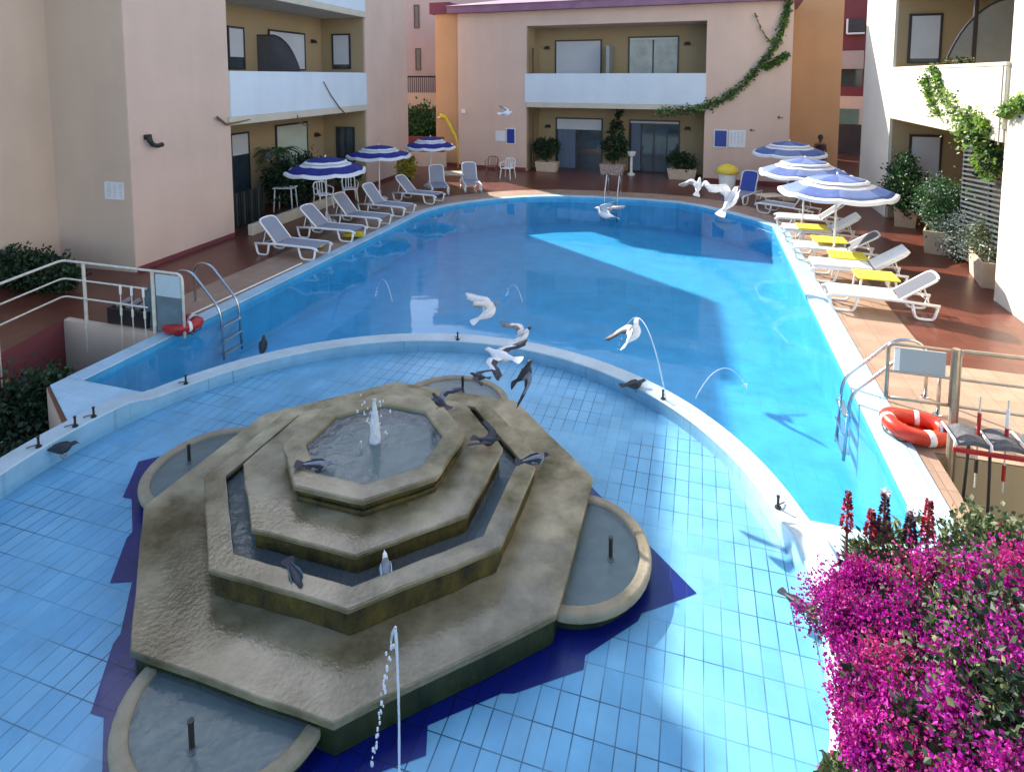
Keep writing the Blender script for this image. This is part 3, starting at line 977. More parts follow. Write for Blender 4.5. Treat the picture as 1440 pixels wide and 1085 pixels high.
R4 = MBp.rect(1192, 27, 1216, 47, -.3)
build(MB().box(R4[0], R4[1], -.35, -.003, R4[2] - .02, R4[3] - .05), 'window_shade', M_DARKFR, mb_)
build(MB().tube([(R4[0], -.36, R4[2]), (R4[1], -.36, R4[2])], .05, 6).tube([(R4[0], -.36, R4[2]), (R4[0], -.36, R4[3])], .05, 6), 'frame', M_PLASTIC, mb_)
R4 = MBp.rect(1176, 150, 1209, 236)
dd = build(MB().box(R4[0], R4[1], -.06, -.004, R4[2], R4[3] - .9), 'doorway', M_DARKFR, mb_)
build(MB().box(R4[0], R4[1] - .15, -.055, -.005, R4[3] - .88, R4[3] - .1), 'fanlight', mat('green_glass', (.12, .20, .17), rough=.1), dd)
# ------------------------------------------------------------------ the fountain
def octo(R, c=(0, 0)):
    return [(c[0] + R * cos(rad(22.5 + 45 * i)), c[1] + R * sin(rad(22.5 + 45 * i))) for i in range(8)]
def octo_n(R, wob=0.0, sub=6):
    """octagon with subdivided, slightly worn edges"""
    v = octo(R)
    out = []
    for i in range(8):
        p, q = Vector(v[i]), Vector(v[(i + 1) % 8])
        for j in range(sub):
            c = p.lerp(q, j / sub)
            k_ = 1 + wob * noise.noise(Vector((c.x * 6, c.y * 6, R * 3))) / R
            out.append((c.x * k_, c.y * k_))
    return out
FC = Vector((-2.818, 4.838))             # the fountain's own centre
ft = thing('fountain', 'stepped octagonal stone fountain with half round side basins in the wading pool', 'fountain', (FC.x, FC.y, -.2))
ft.scale = (1.05, 1.05, 1.05)
def oring(name, ri, ro, z0, z1, m, bev=.012, wob=.012, parent=None, slope=0.0):
    a_, b_ = octo_n(ri, wob), octo_n(ro, wob)
    mb = MB().ring(a_, b_, z0, z1)
    return build(mb, name, m, parent or ft, bevel=bev)
oring('plinth', 1.40, 1.955, (FL + .204) / 1.05, .239, M_GREENW)
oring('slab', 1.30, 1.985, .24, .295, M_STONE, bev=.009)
oring('step_wall', 1.30, 1.435, .296, .484, M_MOSS, wob=.02)
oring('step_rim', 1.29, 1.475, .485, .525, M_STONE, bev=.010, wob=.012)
oring('trough_floor', .98, 1.285, .298, .33, M_BASIN, bev=0)
oring('tier_wall', .80, 1.105, .299, .589, M_MOSS, wob=.03)
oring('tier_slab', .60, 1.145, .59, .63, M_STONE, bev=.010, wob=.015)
oring('bowl_step', .60, .775, .631, .675, M_MOSS, wob=.01)
oring('bowl_wall', .595, .755, .676, .735, M_MOSS, wob=.01)
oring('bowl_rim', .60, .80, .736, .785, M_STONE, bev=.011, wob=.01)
build(MB().prism(octo(.594), .60, .66), 'bowl_floor', M_BASIN, ft)
wt = build(MB().sheet(octo(.592), .755), 'bowl_water', M_WFOUNT, ft)
ww = MB()
a_, b_ = octo(1.112), octo(1.282)
ww.add([(p[0], p[1], .46) for p in a_ + b_], [(i, (i + 1) % 8, 8 + (i + 1) % 8, 8 + i) for i in range(8)])
build(ww, 'trough_water', M_WFOUNT, ft)
# half-round basins on the four faces that look along the pool
for i, t in enumerate((0, pi / 2, pi, 1.5 * pi)):
    def hp(r_a, r_b, n_=22, x0=1.80):
        return [(x0 + r_b * sin(pi * j / n_), -r_a * cos(pi * j / n_)) for j in range(n_ + 1)]
    M2 = Matrix.Rotation(t, 2)
    R2 = lambda L: [tuple(M2 @ Vector(p)) for p in L]
    outer, inn, low = R2(hp(.66, .62)), R2(hp(.56, .52)), R2(hp(.60, .55))
    bz = .205
    mb = MB().strip(inn, outer, bz, .125)
    hb = build(mb, 'half_basin', M_STONED, ft, bevel=.025, seg=3)
    smooth_angle(hb, 50)
    build(MB().prism(low, (FL + .204) / 1.05, .124), 'basin_foot', M_GREENW, hb)
    build(MB().prism(R2(hp(.558, .518)), (FL + .21) / 1.05, .15), 'basin_floor', M_BASIN, hb)
    build(MB().sheet(R2(hp(.559, .519)), .185), 'basin_water', M_WFOUNT, hb)
    c = M2 @ Vector((2.10, 0))
    build(MB().lathe([(.03, .01), (.03, .03), (.016, .035), (.016, .20), (.02, .205), (.02, .215)], 10, (c.x, c.y, .13)), 'nozzle', M_LAMP, hb)
# water thrown up in the middle of the bowl
jt = thing('water_jet', 'white column of water rising from the top bowl of the fountain', 'water jet', (FC.x, FC.y, .593))
prof = []
for i in range(22):
    t = i / 21
    prof.append((.045 * (1 - t ** 3) ** .6 * (1 - .35 * t) + .003, .40 * t))
def rough_lathe(prof, amp, n_=18):
    mb = MB().lathe(prof, n_)
    mb.v = [(v[0] * (1 + amp * noise.noise(Vector((v[0] * 40, v[1] * 40, v[2] * 14)))), v[1] * (1 + amp * noise.noise(Vector((v[1] * 40, v[0] * 40, v[2] * 14 + 5)))), v[2]) for v in mb.v]
    return mb
build(rough_lathe(prof, .35), 'column', M_FOAM, jt, smooth=True)
mb = MB()
for i in range(70):
    q, rr, zz = random.uniform(0, 2 * pi), abs(random.gauss(0, .07)), random.uniform(.0, .42)
    s_ = random.uniform(.003, .008)
    mb.obox((rr * cos(q), rr * sin(q), zz), (s_, 0, 0), (0, s_, 0), (0, 0, s_ * 1.6))
o = build(mb, 'drops', M_FOAM, jt); o['kind'] = 'stuff'
# jets that arc over the rim
def jet(label, pts, r, broken=0, group='thin arcs of water'):
    p0 = pts[0]
    t_ = thing('water_jet', label, 'water jet', p0, 0, group)
    rel = [p - p0 for p in pts]
    n_ = len(rel)
    mb = MB()
    rs = [r * (1 - .45 * i / n_) * (1 + .3 * noise.noise(Vector((i * .9, r * 900, 0)))) for i in range(n_)]
    k_ = n_ - broken
    mb.tube(rel[:k_], rs[:k_], 7)
    build(mb, 'stream', M_SPLASH, t_, smooth=True)
    if broken:
        md = MB()
        for i in range(k_, n_):
            for _ in range(3):
                c = rel[i] + Vector((random.gauss(0, .006), random.gauss(0, .006), random.gauss(0, .018)))
                s_ = random.uniform(.003, .006)
                md.obox(c, (s_, 0, 0), (0, s_, 0), (0, 0, s_ * 2))
        o_ = build(md, 'drops', M_FOAM, t_)
        o_['kind'] = 'stuff'
    return t_
def ballistic(p0, p1, hgt, n_=26, lead=0):
    out = []
    for i in range(n_ + 1):
        t = i / n_
        p = p0.lerp(p1, t)
        out.append(p + Vector((0, 0, 4 * hgt * t * (1 - t))))
    return out
# (start on the rim, end above the main pool)
def rim_pt(px, py, r=RO - .17):
    g = G(px, py, .02)
    d_ = Vector((g.x - CC.x, g.y - CC.y)).normalized()
    return Vector((CC.x + d_.x * r, CC.y + d_.y * r, .0))
n1 = rim_pt(938, 560)
t1 = G(866, 500, -.07)
jet('bright arc of water rising from the rim nozzle beside the flying pigeon', ballistic(n1, t1, .80), .009, 4)
n2 = G(1062, 560, -.07)
jet('faint arc of water on the right side of the main pool', ballistic(G(978, 560, -.07), G(1050, 545, -.07), .33), .007, 3)
jet('faint arc of water near the left edge of the main pool', ballistic(G(552, 425, -.07), G(528, 415, -.07), .36), .007, 4)
jet('thin short arc of water in the middle of the main pool', ballistic(G(735, 425, -.07), G(712, 415, -.07), .26), .006, 4)
# the jet in front, falling back towards the wading pool
pk = A(556, 884, 3.25)
jet('tall broken jet of water in front of the fountain', [pk + Vector((-.0, 0, 0)), pk + Vector((.022, -.03, -.05)), pk + Vector((.042, -.06, -.13)), pk + Vector((.06, -.09, -.24)), pk + Vector((.078, -.12, -.38)), pk + Vector((.092, -.15, -.55)), pk + Vector((.105, -.18, -.74)), pk + Vector((.115, -.2, -.95)), pk + Vector((.12, -.21, -1.03))], .0085)
jet('trail of falling drops left of the tall front jet', [pk + Vector((-.004, .01, 0)), pk + Vector((-.03, .02, -.05)), pk + Vector((-.04, .02, -.1))] + [pk + Vector((-.045 - .012 * i, .02, -.14 - .07 * i)) for i in range(12)], .008, 12)
# short black nozzles round the rim
rods = [(937, 558, 'with the bright arc of water'), (1117, 712, 'on the sunlit right part'), (270, 545, 'where the rim rises at left'), (66, 640, 'beside the dark flower bed'), (118, 612, 'second from the left edge'), (147, 600, 'beside the pale pool end'), (643, 478, 'at the far side behind the fountain')]
for px, py, lab in rods:
    p = rim_pt(px, py, RO - .2)
    d_ = Vector((p.x - CC.x, p.y - CC.y)).normalized()
    p.z = rim_z(math.atan2(d_.y, d_.x))
    t_ = thing('rim_nozzle', 'short black nozzle on the round rim ' + lab, 'nozzle', p, math.atan2(d_.y, d_.x), 'nozzles on the round rim')
    build(MB().lathe([(.03, 0), (.03, .014), (.013, .018), (.012, .10), (.016, .105), (.016, .12)], 9), 'spout', M_LAMP, t_)
    build(MB().tube([(0, 0, .03), (.05, .03, .02), (.09, .06, .01)], .006, 5), 'feed_pipe', M_LAMP, t_)

# ------------------------------------------------------------------ parasols
def canopy_parts(parent, R, z0, z1, sunny, rings=5):
    """eight-panelled canopy: white hem, blue band, white band, raised blue vent"""
    n_ = 8
    def surf(r0, r1, za, zb, m, nm, par, sag=.025, valance=0.0, th=.004):
        mb = MB()
        S = 6
        rr = []
        for side in (0, 1):
            for i in range(S + 1):
                t = i / S
                r = r0 + (r1 - r0) * t
                zc = za + (zb - za) * (t ** 1.25)
                for k_ in range(n_ * 4):
                    ph = 2 * pi * k_ / (n_ * 4)
                    f_ = k_ % 4 / 4
                    scal = 1 - .055 * sin(pi * f_) * r / R
                    rr.append((r * scal * cos(ph), r * scal * sin(ph), zc - .05 * sin(pi * f_) * (r / R) ** 2 - th * side))
        K = n_ * 4
        off = (S + 1) * K
        for i in range(S):
            for k_ in range(K):
                a_, b_, c_, d_ = i * K + k_, i * K + (k_ + 1) % K, (i + 1) * K + (k_ + 1) % K, (i + 1) * K + k_
                mb.f.append((a_, b_, c_, d_)); mb.f.append((a_ + off, d_ + off, c_ + off, b_ + off))
        for k_ in range(K):
            a_, b_ = S * K + k_, S * K + (k_ + 1) % K
            mb.f.append((a_, b_, b_ + off, a_ + off))
            mb.f.append((k_, k_ + off, (k_ + 1) % K + off, (k_ + 1) % K))
        mb.v = rr
        mb.mi = [0] * len(mb.f)
        if isinstance(m, list):
            for q in range(len(mb.f)):
                kk = min(mb.f[q][0] % K, mb.f[q][1] % K) if abs(mb.f[q][0] % K - mb.f[q][1] % K) < 8 else K - 1
                mb.mi[q] = (kk // 4) % 2
        return build(mb, nm, m, par, smooth=True)
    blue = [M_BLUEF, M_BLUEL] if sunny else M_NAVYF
    h = z1 - z0
    zz = lambda r: z0 + h * (1 - (r / R) ** 1.5)
    c = surf(.46 * R, .93 * R, zz(.46 * R), zz(.93 * R), blue, 'canopy', parent, sag=.03)
    surf(.93 * R, R, zz(.93 * R) - .003, zz(R), M_WHITEF, 'hem', c, sag=.045)
    mb = MB()
    K = 64
    o1 = []
    for k_ in range(K):
        ph = 2 * pi * k_ / K; f_ = (k_ % 8) / 8
        s_ = 1 - .055 * sin(pi * f_)
        o1.append((R * s_ * cos(ph), R * s_ * sin(ph), z0 - .05 * sin(pi * f_)))
    vs = o1 + [(p[0] * 1.004, p[1] * 1.004, p[2] - .06) for p in o1]
    build(MB().add(vs, [(k_, (k_ + 1) % K, K + (k_ + 1) % K, K + k_) for k_ in range(K)]), 'valance', M_WHITEF, c, smooth=True)
    surf(.44 * R, .64 * R, zz(.44 * R) + .006, zz(.64 * R) + .008, M_WHITEF, 'white_band', c, sag=.012)
    v = surf(.03 * R, .48 * R, z1 + .05, zz(.48 * R) + .06, blue, 'vent', parent, sag=.012)
    surf(.475 * R, .54 * R, zz(.48 * R) + .066, zz(.54 * R) + .04, M_WHITEF, 'vent_hem', v, sag=.015)
    rb_ = MB()
    for i in range(8):
        ph = 2 * pi * i / 8
        rb_ = MB().tube([(.03 * cos(ph), .03 * sin(ph), z1 - .02), (R * .5 * cos(ph), R * .5 * sin(ph), zz(R * .5) - .02), (R * .98 * cos(ph), R * .98 * sin(ph), z0 - .012)], .006, 5)
        build(rb_, 'rib', M_PAINT, parent)
def parasol(label, px, py, R, zr, za, sunny, tilt=0, group=None):
    g = G(px, py)
    t_ = thing('parasol', label, 'parasol', g, random.uniform(0, .7), group)
    build(MB().tube([(0, 0, .02), (0, 0, za + .02)], .022, 10), 'pole', M_PAINT, t_)
    build(MB().lathe([(.26, 0), (.26, .05), (.22, .085), (.05, .10), (.04, .32), (.03, .33)], 20), 'base', M_TERR if sunny else M_PAINT, t_)
    build(MB().lathe([(.012, za), (.018, za + .05), (.026, za + .075), (.016, za + .095), (.004, za + .12)], 10), 'finial', M_PLASTIC, t_)
    canopy_parts(t_, R, zr, za, sunny)
    return t_
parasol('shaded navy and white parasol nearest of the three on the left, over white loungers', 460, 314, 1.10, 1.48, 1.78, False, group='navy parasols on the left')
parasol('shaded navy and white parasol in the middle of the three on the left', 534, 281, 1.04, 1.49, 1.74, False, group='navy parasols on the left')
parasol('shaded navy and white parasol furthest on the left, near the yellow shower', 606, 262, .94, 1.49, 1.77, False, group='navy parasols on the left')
parasol('sunlit blue parasol nearest on the right, by the planters', 1172, 367, 1.17, 1.55, 1.85, True, group='sunlit parasols on the right')
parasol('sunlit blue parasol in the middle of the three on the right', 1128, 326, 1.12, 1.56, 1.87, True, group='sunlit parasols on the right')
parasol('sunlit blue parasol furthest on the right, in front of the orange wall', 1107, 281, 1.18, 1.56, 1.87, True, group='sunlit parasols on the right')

# ------------------------------------------------------------------ loungers
def plate(mb, a_, b_, wid, th):
    """slab between two points of the long profile (x, z), centred on y"""
    d_ = Vector((b_[0] - a_[0], 0, b_[1] - a_[1]))
    n_ = Vector((-d_.z, 0, d_.x)).normalized()
    c = Vector(((a_[0] + b_[0]) / 2, 0, (a_[1] + b_[1]) / 2))
    return mb.obox(c, d_ / 2, (0, wid / 2, 0), n_ * (th / 2))
def lounger(label, px, py, rz, back=42, sling=M_SLING, cushion=False, group=None, backm=None, hs=.33):
    """local +x points to the foot end, the raised back is at -x"""
    g = G(px, py)
    t_ = thing('sun_lounger', label, 'sun lounger', g, rz, group)
    t_.scale = (.88, .88, .88)
    W = .62
    xh, xj, xf = -.28, -.28, .98           # hinge, foot
    bl = .78
    bx, bz = xj - bl * cos(rad(back)), hs + bl * sin(rad(back))
    for s_ in (-1, 1):
        y = s_ * W / 2
        fr = MB().tube(fillet([(-.92, y, hs - .03), (xj, y, hs), (xf - .12, y, hs), (xf, y, hs - .06)], .12, 4), .032, 8)
        build(fr, 'side_rail', M_PLASTIC, t_, smooth=True)
        for x0, x1_ in ((.42, .92), (-.90, -.48)):
            lg = MB().tube(fillet([(x0, y, hs - .01), (x0 + .07, y, .03), ((x0 + x1_) / 2, y, .022), (x1_ - .05, y, .03), (x1_, y, hs - .03)], .09, 4), .027, 8)
            build(lg, 'leg', M_PLASTIC, t_, smooth=True)
    build(plate(MB(), (xj + .02, hs + .012), (xf - .06, hs + .006), W - .03, .012), 'seat', M_PLASTIC if cushion else sling, t_)
    bk = build(plate(MB(), (xj, hs + .02), (bx, bz), W - .06, .014), 'backrest', backm or (M_PLASTIC if cushion else sling), t_)
    fb_ = MB().tube(fillet([(xj, -W / 2 + .02, hs + .01), (bx, -W / 2 + .02, bz), (bx - .02, 0, bz + .02), (bx, W / 2 - .02, bz), (xj, W / 2 - .02, hs + .01)], .14, 4), .024, 8)
    build(fb_, 'back_frame', M_PLASTIC, bk, smooth=True)
    mb = MB()
    mx, mz = xj - bl * .62 * cos(rad(back)), hs + bl * .62 * sin(rad(back))
    build(MB().tube([(mx, -W / 2 + .06, mz - .02), (mx - .10, -W / 2 + .06, hs - .02), (mx - .10, W / 2 - .06, hs - .02), (mx, W / 2 - .06, mz - .02)], .014, 6), 'prop', M_PLASTIC, t_)
    if cushion:
        c1 = build(plate(MB(), (xj + .02, hs + .055), (xf - .04, hs + .05), W - .02, .07), 'cushion', M_CUSH, t_, bevel=.03, seg=3)
        c2 = build(plate(MB(), (xj + .0, hs + .075), (bx - .02, bz + .055), W - .04, .075), 'back_cushion', M_CUSH, t_, bevel=.03, seg=3)
        smooth_angle(c1, 60); smooth_angle(c2, 60)
    return t_
gl = 'white loungers with grey slings on the left'
lounger('nearest white lounger on the left deck, grey sling, back raised beside the pool', 412, 358, rad(-2), 48, group=gl)
lounger('second white lounger from the front on the left, under the nearest navy parasol', 466, 334, rad(-1), 44, group=gl)
lounger('third white lounger from the front on the left, behind the parasol pole', 506, 316, rad(-3), 50, group=gl)
lounger('fourth white lounger from the front on the left, back raised', 543, 300, rad(-6), 52, group=gl)
lounger('fifth white lounger on the left, furthest of the row under the middle parasol', 588, 283, rad(-8), 46, group=gl)
lounger('shaded grey lounger under the furthest left parasol, turned to the camera', 616, 270, rad(-60), 55, group=gl)
lounger('blue grey lounger in the sunny gap beside the small wooden table', 662, 266, rad(-62), 58, group=gl)
gr_ = 'loungers along the sunny right side'
lounger('nearest lounger on the right, white seat and grey raised back by the ladder', 1236, 436, rad(177), 38, cushion=False, group=gr_, sling=M_CUSH, backm=M_SLINGM)
lounger('white cushioned lounger second from the front on the right', 1204, 396, rad(178), 36, cushion=True, group=gr_)
lounger('lounger with a dark grey back, third from the front on the right', 1172, 366, rad(176), 34, sling=M_CUSH, backm=M_SLINGD, group=gr_)
lounger('white cushioned lounger fourth on the right, half hidden by the parasol pole', 1152, 341, rad(178), 36, cushion=True, group=gr_)
lounger('furthest lounger of the right row with a dark grey folded back', 1138, 321, rad(176), 40, sling=M_CUSH, backm=M_SLINGD, group=gr_)
lounger('grey lounger in the shade beyond the right parasols', 1108, 303, rad(150), 60, sling=M_SLING, group=gr_)
lounger('lounger with a royal blue upright back beside the white bin', 1046, 283, rad(-115), 66, backm=M_SLINGB, group='blue loungers by the far wall')
def towel(label, px, py, z, rz, m=M_YELC, lx=.42, ly=.26):
    g = G(px, py, z)
    t_ = thing('towel', label, 'towel', g, rz, 'yellow towels')
    for i, (sx, sy) in enumerate(((1, 1), (.93, .95))):
        mb = MB()
        n_ = 10
        gv = []
        for s_ in (0, 1):
            for a_ in range(n_ + 1):
                for b_ in range(n_ + 1):
                    x, y = (a_ / n_ - .5) * 2 * lx * sx, (b_ / n_ - .5) * 2 * ly * sy
                    h_ = .022 * noise.noise(Vector((x * 5 + i * 7, y * 6, px))) + i * .035
                    e = min(1, 3 * min(a_, n_ - a_, b_, n_ - b_) / n_)
                    gv.append((x, y, h_ + (.03 * e if s_ else 0)))
        K = n_ + 1
        o_ = K * K
        for a_ in range(n_):
            for b_ in range(n_):
                q = a_ * K + b_
                mb.f.append((q, q + 1, q + K + 1, q + K)); mb.f.append((q + o_, q + K + o_, q + K + 1 + o_, q + 1 + o_))
        for a_ in range(n_):
            for (u_, v_) in ((a_ * K, (a_ + 1) * K), (a_ * K + n_, (a_ + 1) * K + n_), (a_, a_ + 1), (n_ * K + a_, n_ * K + a_ + 1)):
                mb.f.append((u_, v_, v_ + o_, u_ + o_))
        mb.v, mb.mi = gv, [0] * len(mb.f)
        build(mb, 'fold', m, t_, smooth=True)
    return t_
def low_table(label, px, py, z=.30, s_=.32, m=M_YEL, group=None, rz=0.0, mleg=None, cat='side table', top=False):
    g = G(px, py, z if top else 0)
    g.z = 0
    t_ = thing('side_table', label, cat, g, rz, group)
    build(MB().box(-s_, s_, -s_ * .8, s_ * .8, z - .03, z), 'tabletop', m, t_, bevel=.012)
    for i in (-1, 1):
        for j in (-1, 1):
            build(MB().tube([(i * s_ * .8, j * s_ * .62, z - .03), (i * s_ * .92, j * s_ * .74, 0)], [.022, .016], 7), 'leg', mleg or m, t_)
    return t_
gt = 'small yellow tables between the right loungers'
M_WOODT = mat('cream_table', (.62, .52, .38), rough=.6, var=.12, scale=6)
for px, py, lab in ((1231, 386, 'yellow slatted table between the two nearest right loungers'), (1192, 358, 'yellow low table between the second and third right loungers'), (1166, 336, 'yellow low table behind the nearest parasol pole'), (1142, 318, 'yellow low table near the far end of the right row')):
    low_table(lab, px, py, .40, .34, M_YELC, gt, 0, M_PLASTIC, top=True)
for px, py, lab in ((440, 345, 'yellow green towel heaped between the first two left loungers'), (498, 330, 'small yellow towel beside the left parasol pole')):
    towel(lab, px, py, .06, .3, lx=.26, ly=.2)
low_table('cream wooden table in the sunny gap beside the blue grey lounger', 634, 262, .5, .55, M_WOODT, None, .2)
low_table('pale side table on the shaded terrace below the left loggia', 402, 296, .72, .30, M_PLASTIC, None, .3)
low_table('low cream table in the far right corner by the white bin', 1082, 291, .38, .36, M_WOODT, None, .5)
def stool(label, px, py, m, rz):
    g = G(px, py)
    t_ = thing('plastic_chair', label, 'chair', g, rz, 'plastic chairs against the far pink wall')
    build(MB().box(-.22, .22, -.22, .22, .40, .435), 'seat', m, t_, bevel=.015)
    b_ = MB()
    b_.tube(fillet([(-.20, .2, .42), (-.2, .25, .78), (.2, .25, .78), (.20, .2, .42)], .12, 4), .022, 7)
    for i in (-.08, 0, .08): b_.tube([(i, .21, .43), (i, .25, .77)], .016, 5)
    build(b_, 'backrest', m, t_)
    for i in (-1, 1):
        for j in (-1, 1): build(MB().tube([(i * .19, j * .19, .40), (i * .23, j * .23, 0)], [.025, .017], 7), 'leg', m, t_)
        build(MB().tube(fillet([(i * .22, -.2, .42), (i * .25, -.2, .62), (i * .25, .2, .64)], .08, 4), .018, 6), 'armrest', m, t_)
stool('white plastic chair by the far pink wall, right of two', 714, 251, M_PLASTIC, rad(-10))
stool('brown plastic chair by the far pink wall left of the white one', 692, 248, mat('brown_plastic', (.22, .10, .06), rough=.5), rad(8))
stool('white plastic chair on the shaded left terrace behind the nearest parasol', 455, 292, M_PLASTIC, rad(60))
stool('white plastic chair with a pale back near the left flower pots', 492, 283, M_PLASTIC, rad(40))

# ------------------------------------------------------------------ ladders, railings, floats
def ladder(label, p, rz, m=M_STEEL, hh=.72, wd_=.42, reach=.85):
    """local +x points over the water"""
    t_ = thing('pool_ladder', label, 'pool ladder', p, rz, 'steel pool ladders')
    for s_ in (-1, 1):
        y = s_ * wd_ / 2
        build(MB().tube(fillet([(-.42, y, 0), (-.42, y, hh * .82), (-.30, y, hh), (-.05, y, hh * .98), (reach - .34, y, .10), (reach - .30, y, -.75)], .16, 5), .021, 9), 'handrail', m, t_, smooth=True)
        build(MB().lathe([(.05, .004), (.05, .014), (.025, .022)], 12, (-.42, y, 0)), 'flange', m, t_)
    for z in (-.18, -.42, -.66):
        build(MB().box(reach - .37, reach - .27, -wd_ / 2, wd_ / 2, z - .015, z + .01), 'step', m, t_, bevel=.006)
    return t_
ladder('steel pool ladder at the left edge of the pool below the white loungers', Vector((PL - .42, 8.30, 0)), rad(0))
ladder('steel pool ladder at the sunny right edge beside the orange float', Vector((PR + .42, 8.32, 0)), rad(180))
ladder('steel pool ladder at the far end below the loggia', Vector((-2.7, 20.45, 0)), rad(-90))
rail_pts_r = None
def railing(label, pts, hts, levels, posts, m, loc=(0, 0, 0), r=.022):
    t_ = thing('railing', label, 'railing', loc)
    for h_ in levels:
        build(MB().tube(fillet([Vector((p[0] - loc[0], p[1] - loc[1], h_ - loc[2])) for p in pts], .12, 4), r if h_ == max(levels) else r * .8, 8), 'rail', m, t_, smooth=True)
    for p in posts:
        build(MB().tube([(p[0] - loc[0], p[1] - loc[1], p[2] - loc[2]), (p[0] - loc[0], p[1] - loc[1], max(levels) - loc[2])], r * 1.15, 8), 'post', m, t_)
    return t_
# right railing stands along the deck edge
yR = 7.17
def at_y(px, py, y0):
    r_ = ray(px, py)
    t = y0 / r_.y
    return Vector((r_.x * t, y0, H + r_.z * t))
q1, q2, q3 = at_y(1249, 500, yR), at_y(1345, 500, yR), at_y(1440, 500, yR)
zt, zm, zb_ = at_y(1300, 488, yR).z, at_y(1300, 527, yR).z, at_y(1300, 565, yR).z
M_RAILB = mat('bronze_rail', (.42, .33, .24), rough=.35, metal=.55, var=.15, scale=10)
t_ = thing('railing', 'bronze coloured tubular railing on the right deck edge with a grey panel', 'railing', (q2.x, yR, 0))
rx = lambda v: v.x - q2.x
fr = MB().tube(fillet([(rx(q1), 0, zb_), (rx(q1), 0, zt), (-.03, 0, zt)], .06, 4) + [Vector((-.03, 0, zb_))], .020, 8)
fr.tube([(-.03, 0, zb_), (rx(q1), 0, zb_)], .018, 8)
build(fr, 'gate_frame', M_RAILB, t_, smooth=True)
build(MB().tube([(rx(q1), 0, zm), (-.03, 0, zm)], .016, 8), 'rail', M_RAILB, t_)
build(MB().tube(fillet([(.03, 0, -.6), (.03, 0, zt), (4.0, 0, zt)], .06, 4), .024, 8), 'handrail', M_RAILB, t_, smooth=True)
for z in (zm, zb_): build(MB().tube([(.03, 0, z), (4, 0, z)], .018, 8), 'rail', M_RAILB, t_)
build(MB().tube([(0, 0, -1.6), (0, 0, zt + .02)], .036, 10), 'post', M_RAILB, t_)
build(MB().tube([(1.5, 0, -1.6), (1.5, 0, zt)], .03, 10), 'post', M_RAILB, t_)
p1_, p2_ = at_y(1258, 490, yR), at_y(1331, 490, yR)
build(MB().box(rx(p1_), rx(p2_), -.012, .012, zm + .015, zt - .035), 'panel', mat('grey_panel', (.36, .38, .39), rough=.4, var=.04), t_)
build(MB().box(rx(p1_) + .0, rx(p1_) + .05, -.016, -.0125, zm + .02, zt - .04), 'panel_edge', M_PLASTIC, t_)
# left railing follows the edge of the sunken garden
yL = 7.22
c1, c2 = at_y(93, 375, yL), at_y(256, 390, yL)
ztl = at_y(105, 368, yL).z
zml, zbl = ztl - .30, ztl - .60
t_ = thing('railing', 'white painted three bar railing round the sunken garden at left with a clear panel', 'railing', (-9.98, yL, 0))
lx = lambda p: p - (-9.98)
e_x = c2.x
path = [(-9.28, 4.6), (-9.93, yL), (e_x, yL)]
for z, r_ in ((ztl, .021), (zml, .015), (zbl, .015)):
    ex = e_x if z > zml else at_y(205, 390, yL).x
    pts = [Vector((lx(-8.75), 2.8 - yL, z)), Vector((lx(-9.38), 5.0 - yL, z)), Vector((lx(-9.93), 0, z)), Vector((lx(ex), 0, z))]
    if z == ztl: pts.append(Vector((lx(ex), 0, .0)))
    build(MB().tube(fillet(pts, .12, 4), r_, 8), 'rail', M_RAIL, t_, smooth=True)
for (x, y) in ((-9.62, 6.0), (-9.16, 4.3), (at_y(118, 390, yL).x, yL), (at_y(214, 390, yL).x, yL)):
    build(MB().tube([(lx(x), y - yL, -.5), (lx(x), y - yL, ztl)], .026, 8), 'post', M_RAIL, t_)
build(MB().box(lx(at_y(219, 390, yL).x), lx(e_x) - .04, -.01, .01, zml - .08, ztl - .04), 'panel', mat('pale_clear_panel', (.55, .64, .67), rough=.15, var=.05), t_)
build(MB().box(lx(at_y(219, 390, yL).x), lx(e_x) - .04, -.008, .008, .06, zml - .081), 'panel', mat('smoky_panel', (.16, .21, .23), rough=.15, var=.2), t_)

def rescue_float(label, p, rz, m, L=.62, W=.44):
    t_ = thing('lifebuoy', label, 'lifebuoy', p, rz)
    path = []
    for i in range(40):
        q = 2 * pi * i / 40
        c_, s_ = cos(q), sin(q)
        x = L * math.copysign(abs(c_) ** .75, c_)
        y = W * math.copysign(abs(s_) ** .8, s_) * (1 - .25 * max(0, c_))
        path.append((x, y, .10 + .05 * max(0, -c_)))
    o_ = build(MB().tube(path, .08, 12, closed=True), 'ring', m, t_, smooth=True)
    inn_ = [(p_[0] * .86, p_[1] * .82) for p_ in path]
    build(MB().prism(inn_, .012, .03), 'floor', m, t_)
    for i0 in (8, 30, 19):
        seg = path[i0:i0 + 2]
        build(MB().tube(seg, .084, 12), 'white_band', M_PLASTIC, t_, smooth=True)
    rope = []
    for i in range(60):
        q = 2 * pi * i / 60
        k_ = 1.16 + .06 * abs(sin(2 * q))
        rope.append((L * k_ * cos(q), W * k_ * sin(q), .03 + .03 * abs(sin(4 * q))))
    build(MB().tube(rope, .008, 5, closed=True), 'rope', M_LAMP, t_)
    return t_
g = G(1285, 606, .05)
rescue_float('bright orange red lifebuoy with white bands on the sunny deck beside the pool edge', Vector((g.x + .02, g.y, .0)), rad(8), M_RED, .28, .22)
g = G(252, 462, .05)
rescue_float('dark red lifebuoy with white bands in the shade under the clear railing panel', Vector((g.x, g.y + .05, .0)), rad(160), M_DRED, .30, .20)

